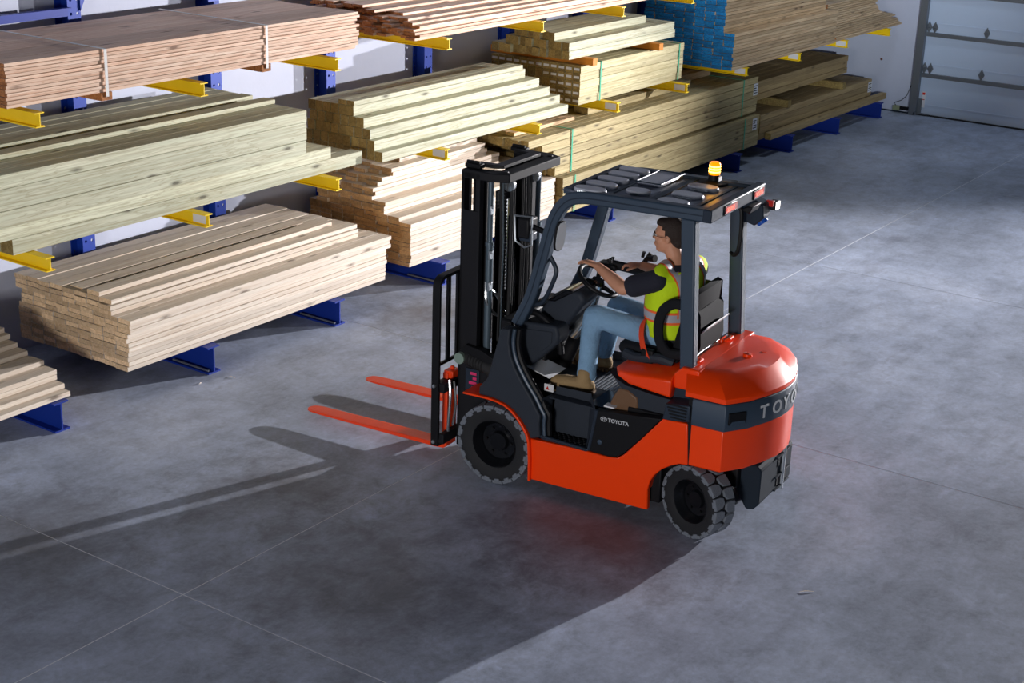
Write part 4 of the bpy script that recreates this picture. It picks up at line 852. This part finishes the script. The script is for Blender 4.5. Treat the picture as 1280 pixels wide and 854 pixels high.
# ------------------------------------------------------------------ driver
from mathutils.bvhtree import BVHTree
PB = Vector((-1.02, 0, 1.06))
PR = empty('person', FK.matrix_basis @ PB, TH)
tag(PR, 'person in lime safety vest, blue jeans and tan boots sitting at the forklift steering wheel', 'person')
def fuse(b, name, mat, voxel=.009, it=6, parent=PR, off=PB, extra=None):
    me = bpy.data.meshes.new('tmp'); me.from_pydata(b.v, [], b.f); bm = bmesh.new(); bm.from_mesh(me); bmesh.ops.recalc_face_normals(bm, faces=bm.faces); bm.to_mesh(me); bm.free()
    o = bpy.data.objects.new('tmp', me); COL.objects.link(o)
    md = o.modifiers.new('r', 'REMESH'); md.mode = 'VOXEL'; md.voxel_size = voxel
    if it: sm = o.modifiers.new('s', 'SMOOTH'); sm.iterations = it; sm.factor = .5
    dg = bpy.context.evaluated_depsgraph_get(); me2 = bpy.data.meshes.new_from_object(o.evaluated_get(dg)); bpy.data.objects.remove(o)
    me2.name = name; me2.materials.clear(); me2.materials.append(mat); me2.transform(Matrix.Translation(-off)); me2.shade_smooth()
    q = bpy.data.objects.new(name, me2); COL.objects.link(q); q.parent = parent; return q
def limb(b, pts, r, ry=None, n=14, up=(0, 0, 1)):
    # rounded ends
    P = [Vector(p) for p in pts]; r = list(r); ry = list(ry) if ry else list(r)
    d0 = (P[0]-P[1]).normalized(); d1 = (P[-1]-P[-2]).normalized()
    P = [P[0]+d0*r[0]*.75, P[0]+d0*r[0]*.4]+P+[P[-1]+d1*r[-1]*.4, P[-1]+d1*r[-1]*.75]
    rr = [r[0]*.45, r[0]*.85]+r+[r[-1]*.85, r[-1]*.45]; r2 = [ry[0]*.45, ry[0]*.85]+ry+[ry[-1]*.85, ry[-1]*.45]
    return b.tube(P, rr, n, ry=r2, up=up)
def ell(b, c, r, M=None, n=16, m=10):
    pr = [(max(math.sin(math.pi*i/m), 0), -math.cos(math.pi*i/m)) for i in range(m+1)]; vs = []; c = Vector(c)
    for s_, h in pr:
        for j in range(n):
            t = 2*math.pi*j/n; v = Vector((r[0]*s_*math.cos(t), r[1]*s_*math.sin(t), r[2]*h)); vs.append(c+(M @ v if M else v))
    b.add(vs, [(i*n+j, i*n+(j+1) % n, (i+1)*n+(j+1) % n, (i+1)*n+j) for i in range(m) for j in range(n)]); return b
TW = [(1.10, -1.03, .115, .175, 0), (1.18, -1.02, .145, .185, 0), (1.28, -1.00, .150, .185, -.03), (1.38, -1.00, .145, .195, -.10), (1.48, -1.02, .138, .212, -.18), (1.55, -1.03, .115, .215, -.22), (1.60, -1.03, .085, .165, -.22), (1.63, -1.02, .058, .075, -.1), (1.68, -.995, .052, .055, 0)]
def torso(b, off=0, z0=1.10, z1=1.68, n=28, widen=0):
    rings = []
    for z, cx, hd, hw, tw in TW:
        if z < z0-1e-6 or z > z1+1e-6: continue
        rings.append([(cx+math.cos(t)*(hd+off)*math.cos(tw)-math.sin(t)*(hw+off)*math.sin(tw)*1.0, math.sin(t)*(hw+off)*math.cos(tw)+math.cos(t)*(hd+off)*math.sin(tw), z) for t in [2*math.pi*i/n for i in range(n)]])
    zt = rings[-1]; q = loft_rings(rings); b.add(q.v, q.f); return b
SL, EL, WL = Vector((-.985, .205, 1.555)), Vector((-.775, .285, 1.475)), Vector((-.530, .175, 1.555))
SR, ER, WR = Vector((-1.08, -.225, 1.545)), Vector((-.88, -.30, 1.43)), Vector((-.635, -.285, 1.465))
HL, KL, AL = Vector((-.99, .105, 1.14)), Vector((-.525, .205, 1.225)), Vector((-.535, .275, .80))
HR, KR, AR = Vector((-.99, -.105, 1.14)), Vector((-.52, -.175, 1.185)), Vector((-.43, -.18, .80))
HC = Vector((-.945, .0, 1.795)); HM = Matrix.Rotation(math.radians(14), 3, 'Z')
def hp(x, y, z): return HC+HM @ Vector((x, y, z))
def head(b):
    ell(b, hp(-.012, 0, .022), (.100, .076, .095), HM); ell(b, hp(.022, 0, -.045), (.066, .058, .072), HM); ell(b, hp(.052, 0, -.088), (.030, .033, .026), HM)
    ell(b, hp(.070, 0, -.005), (.020, .045, .050), HM); ell(b, hp(.078, 0, .026), (.012, .048, .012), HM)
    b.add([hp(.084, -.010, .022), hp(.084, .010, .022), hp(.112, -.009, -.022), hp(.112, .009, -.022), hp(.080, -.019, -.030), hp(.080, .019, -.030), hp(.06, 0, 0)], [(0, 1, 3, 2), (2, 3, 5, 4), (0, 2, 4), (1, 5, 3), (0, 4, 6), (1, 6, 5), (0, 6, 1), (4, 5, 6)])
    ell(b, hp(.086, 0, -.052), (.010, .022, .008), HM); ell(b, hp(.084, 0, -.064), (.010, .020, .008), HM)
    for s in (1, -1): ell(b, hp(-.005, s*.078, -.008), (.018, .010, .030), HM); ell(b, hp(.045, s*.040, -.03), (.030, .020, .025), HM)
    limb(b, [(-1.01, 0, 1.60), (-.995, 0, 1.67), (-.965, .0, 1.73)], [.062, .056, .060])
def hand(b, W_, palmdir, spread, normal, curl, s, ln=1.0):
    d = Vector(palmdir).normalized(); sp = Vector(spread).normalized(); nn = Vector(normal).normalized()
    pc = W_+d*.055
    vs = []
    for t, hw, ht in ((-.02, .026, .019), (.02, .036, .019), (.06, .042, .017), (.098, .040, .013)):
        c = W_+d*t
        for a in range(10):
            an = 2*math.pi*a/10; vs.append(c+sp*math.cos(an)*hw+nn*math.sin(an)*ht)
    b.add(vs, [(i*10+j, i*10+(j+1) % 10, (i+1)*10+(j+1) % 10, (i+1)*10+j) for i in range(3) for j in range(10)]+[tuple(range(10)), tuple(range(30, 40))])
    for k, (off, L_) in enumerate(((.030, .074), (.010, .082), (-.010, .076), (-.029, .060))):
        p = W_+d*.090+sp*off; pts = [p-d*.02]; a = curl*.45; L_ *= ln
        for seg_, fr in enumerate((.42, .33, .25)):
            dd = (d*math.cos(a)-nn*math.sin(a)+sp*(off*1.2)).normalized(); p = p+dd*L_*fr; pts.append(p); a += curl
        limb(b, pts, [.0105, .0100, .0090, .0080], n=8)
    p = W_+d*.022+sp*s*.028; limb(b, [p, p+d*.026+sp*s*.022-nn*.008, p+d*.052+sp*s*.026-nn*.022, p+d*.072+sp*s*.018-nn*.032], [.013, .0115, .0105, .009], n=8)
body = B(); torso(body); head(body)
limb(body, [SL, (SL+EL)/2, EL], [.056, .052, .043]); limb(body, [EL, EL+(WL-EL)*.3, WL], [.046, .048, .030])
limb(body, [SR, (SR+ER)/2, ER], [.056, .052, .043]); limb(body, [ER, ER+(WR-ER)*.3, WR], [.045, .046, .030])
hand(body, WL, (.95, -.28, .12), (.25, .93, .1), (-.05, .05, 1), .42, -1)
hand(body, WR, (1.0, .05, -.05), (.05, -1, 0), (.05, 0, 1), .55, -1)
ell(body, (-1.03, 0, 1.15), (.12, .17, .09))
limb(body, [HL, (HL+KL)/2, KL], [.080, .074, .058]); limb(body, [KL, KL+(AL-KL)*.35, AL], [.056, .054, .038])
limb(body, [HR, (HR+KR)/2, KR], [.080, .074, .058]); limb(body, [KR, KR+(AR-KR)*.35, AR], [.056, .054, .038])
limb(body, [AL, AL+Vector((.02, .005, -.04)), AL+Vector((.14, .03, -.06))], [.036, .036, .03]); limb(body, [AR, AR+Vector((.02, 0, -.04)), AR+Vector((.12, 0, -.05))], [.036, .036, .03])
fuse(body, 'body', skin, .0065, 4)
# shirt with short sleeves
sh = B(); torso(sh, .012, 1.10, 1.63)
limb(sh, [SL, SL+(EL-SL)*.5, SL+(EL-SL)*.74], [.072, .074, .074]); limb(sh, [SR, SR+(ER-SR)*.5, SR+(ER-SR)*.75], [.070, .070, .068])
fuse(sh, 'shirt', shirt_m, .010, 5)
# jeans
je = B(); ell(je, (-1.03, 0, 1.16), (.135, .185, .095))
limb(je, [HL, (HL+KL)/2+Vector((0, 0, -.004)), KL+Vector((-.03, 0, .0)), KL+Vector((.0, 0, -.01))], [.090, .086, .078, .074]); limb(je, [KL+Vector((-.01, 0, -.01)), KL+(AL-KL)*.3, KL+(AL-KL)*.7, AL+Vector((0, 0, .02))], [.074, .070, .064, .066])
limb(je, [HR, (HR+KR)/2, KR], [.090, .086, .074]); limb(je, [KR, KR+(AR-KR)*.3, KR+(AR-KR)*.7, AR+Vector((0, 0, .02))], [.072, .068, .062, .064])
for (a, b_, t, r) in ((KL, AL, .80, .070), (KL, AL, .93, .070), (KL, AL, .62, .068), (KR, AR, .85, .068), (KL, HL, .12, .080)):
    c = a+(b_-a)*t; d = (b_-a).normalized(); limb(je, [c-d*.012, c+d*.012], [r*.98, r*.98])
J = fuse(je, 'jeans', jean_m, .010, 4)
# boots
def boot(A, yaw, tilt=0):
    M3 = Matrix.Rotation(yaw, 3, 'Z'); b = B(); s_ = B()
    def q(x, y, z): return Vector((A.x, A.y, .70)) + M3 @ Vector((x*.96, y, .0+z))
    limb(b, [q(-.0, 0, .05), q(.0, 0, .145)], [.054, .052])
    limb(b, [q(-.03, 0, .06), q(.06, 0, .062), q(.14, 0, .060), q(.19, 0, .055)], [.046, .046, .048, .044], ry=[.052, .054, .052, .044], up=(0, 1, 0))
    ell(b, q(.200, 0, .056), (.048, .046, .042)); ell(b, q(-.035, 0, .05), (.042, .040, .045))
    o = fuse(b, 'boot', boot_m, .008, 4)
    out = [(-.078, 0), (-.070, .028), (-.03, .042), (.06, .042), (.14, .050), (.22, .046), (.258, .022), (.264, 0), (.258, -.022), (.22, -.046), (.14, -.050), (.06, -.040), (-.03, -.040), (-.070, -.028)]
    s_.prism([tuple((q(x, y, 0))[:2]) for x, y in out], .706, .728, 'z')
    for i in range(12):
        for yy in (-.038, .038): p = q(-.06+i*.026, yy, 0); s_.box(p.x-.009, p.x+.009, p.y-.012, p.y+.012, .7005, .716)
    so = s_.build('sole', sole_m, o); me = so.data; me.transform(Matrix.Translation(-PB))
    l = B()
    for i in range(5): l.cyl(q(.055+i*.022, -.022, .112-i*.010), q(.062+i*.022, .022, .112-i*.010), .004, 6)
    lo = l.build('laces', sole_m, o); lo.data.transform(Matrix.Translation(-PB))
boot(AL+Vector((-.0, .02, 0)), math.radians(11)); boot(AR, math.radians(-3))
# vest
ve = B(); torso(ve, .024, 1.18, 1.60)
n = 28
rings = []
for z, cx, hd, hw in ((1.155, -1.01, .180, .222), (1.17, -1.01, .180, .220), (1.21, -1.01, .176, .213), (1.26, -1.005, .174, .208)):
    rings.append([(cx+math.cos(t)*hd, math.sin(t)*hw, z) for t in [2*math.pi*i/n for i in range(n)]])
q = loft_rings(rings); ve.add(q.v, q.f)
for s, S_ in ((1, SL), (-1, SR)): limb(ve, [S_+Vector((0, -s*.12, .028)), S_+Vector((0, -s*.03, .012)), S_+Vector((.0, s*.010, .002))], [.062, .062, .056], ry=[.085, .085, .072])
V = fuse(ve, 'safety_vest', vest_m, .010, 4)
bvh = BVHTree.FromPolygons([v.co.copy() for v in V.data.vertices], [tuple(p.vertices) for p in V.data.polygons])
def ribbon(name, path, width_dir, w0, w1, mat, off=.003, sub=3, closed=False):
    b = B(); rows_ = []
    for p, wd in zip(path, width_dir):
        r = []
        for k in range(sub+1):
            q = Vector(p)+Vector(wd).normalized()*(w0+(w1-w0)*k/sub)-PB; co, no, _, _ = bvh.find_nearest(q); r.append(co+no*off)
        rows_.append(r)
    m = sub+1; n_ = len(rows_); b.add([v for r in rows_ for v in r], [(i*m+j, i*m+j+1, (i+1)*m+j+1, (i+1)*m+j) for i in range(n_-1) for j in range(sub)])
    return b.build(name, mat, V, angle=80)
ring = [(-1.005+math.cos(t)*.18, math.sin(t)*.22, 1.275) for t in [2*math.pi*i/40 for i in range(41)]]; up = [(0, 0, 1)]*41
ribbon('reflective_band', ring, up, 0, .05, refl_m); ribbon('orange_edge', ring, up, -.016, 0, trim_m); ribbon('orange_edge', ring, up, .05, .066, trim_m)
for s in (1, -1):
    y = s*.135; tw = -.18
    base = [(-.86, y, 1.30), (-.865, y, 1.36), (-.875, y, 1.42), (-.885, y, 1.48), (-.90, y, 1.54), (-.94, y, 1.60), (-1.0, y, 1.64), (-1.06, y, 1.63), (-1.12, y, 1.58), (-1.17, y, 1.50), (-1.18, y, 1.42), (-1.19, y, 1.34), (-1.19, y, 1.30)]
    tx = [(p[0]-(0.0), p[1]) for p in base]
    pth = [(-1.02+(p[0]+1.02)*math.cos(tw)-p[1]*math.sin(tw), p[1]*math.cos(tw)+(p[0]+1.02)*math.sin(tw), p[2]) for p in base]
    # finer
    pth = spline(pth, 4); wd = [(0, s, 0)]*len(pth)
    ribbon('reflective_strip', pth, wd, -.028, .028, refl_m); ribbon('orange_edge', pth, wd, -.045, -.028, trim_m); ribbon('orange_edge', pth, wd, .028, .045, trim_m)
# hair, glasses, ring
ha = B()
ell(ha, hp(-.024, 0, .034), (.104, .083, .098), HM); ell(ha, hp(-.060, 0, -.025), (.058, .066, .060), HM); ell(ha, hp(.030, 0, .085), (.058, .060, .034), HM)
for s in (1, -1): ell(ha, hp(-.012, s*.070, .018), (.022, .014, .030), HM)
hb_ = fuse(ha, 'hair', hair_m, .008, 3)
# cut the hairline: push hair vertices over the face back into the skull
for v in hb_.data.vertices:
    p = HM.transposed() @ (v.co+PB-HC)
    if p.x > .038 and p.z < .072: v.co = v.co+HM @ Vector((-(p.x-.038)*.9-.006, 0, 0))
    if abs(p.y) > .062 and p.x > .020 and p.z < .045: v.co = v.co-HM @ Vector((.012, .012*(1 if p.y > 0 else -1), 0))
gl = B()
for s in (1, -1):
    gl.tube([hp(.096, s*.034+.022*math.cos(t), .004+.015*math.sin(t)) for t in [2*math.pi*i/14 for i in range(15)]], .0015, 5)
    gl.tube([hp(.092, s*.056, .008), hp(.05, s*.080, .008), hp(-.005, s*.088, .006)], .0017, 6)
gl.tube([hp(.098, -.012, .008), hp(.102, 0, .01), hp(.098, .012, .008)], .002, 5)
go = gl.build('glasses', black, PR); go.data.transform(Matrix.Translation(-PB))
ey = B()
for s in (1, -1): ell(ey, hp(.078, s*.031, .004), (.012, .013, .010), HM, 10, 6)
eo = ey.build('eyes', plain('eye_white', srgb(225, 220, 215), .2), PR); eo.data.transform(Matrix.Translation(-PB))
ir_ = B()
for s in (1, -1): ell(ir_, hp(.087, s*.031, .004), (.0045, .006, .006), HM, 8, 6); ir_.tube([hp(.092, s*.018, .024), hp(.092, s*.034, .029), hp(.084, s*.048, .022)], .004, 6)
io = ir_.build('iris_and_brow', hair_m, eo); io.data.transform(Matrix.Translation(-PB))
# seat belt over the lap
bt = B()
pts = spline([(-.985, .300, 1.03), (-.945, .285, 1.10), (-.905, .245, 1.18), (-.885, .18, 1.245), (-.87, .08, 1.25), (-.87, -.08, 1.24), (-.95, -.20, 1.14)], 4); n_ = len(pts)
vs = []
for i, p in enumerate(pts):
    d = (pts[min(i+1, n_-1)]-pts[max(i-1, 0)]).normalized(); o_ = (p-Vector((-1.03, 0, 1.12))).normalized(); w_ = d.cross(o_).normalized()
    for a, c_ in ((-.024, 0), (.024, 0), (.024, .004), (-.024, .004)): vs.append(p+w_*a+o_*c_)
bt.add(vs, [(i*4+j, i*4+(j+1) % 4, (i+1)*4+(j+1) % 4, (i+1)*4+j) for i in range(n_-1) for j in range(4)])
bt.build('seat_belt', belt_m, FK)
rg_ = B(); f0 = WL+Vector((.95, -.28, .12)).normalized()*.105; rg_.tube([f0+Vector((0, .013*math.cos(t), .013*math.sin(t))) for t in [2*math.pi*i/12 for i in range(13)]], .0028, 6)
ro = rg_.build('ring', black, PR); ro.data.transform(Matrix.Translation(-PB))
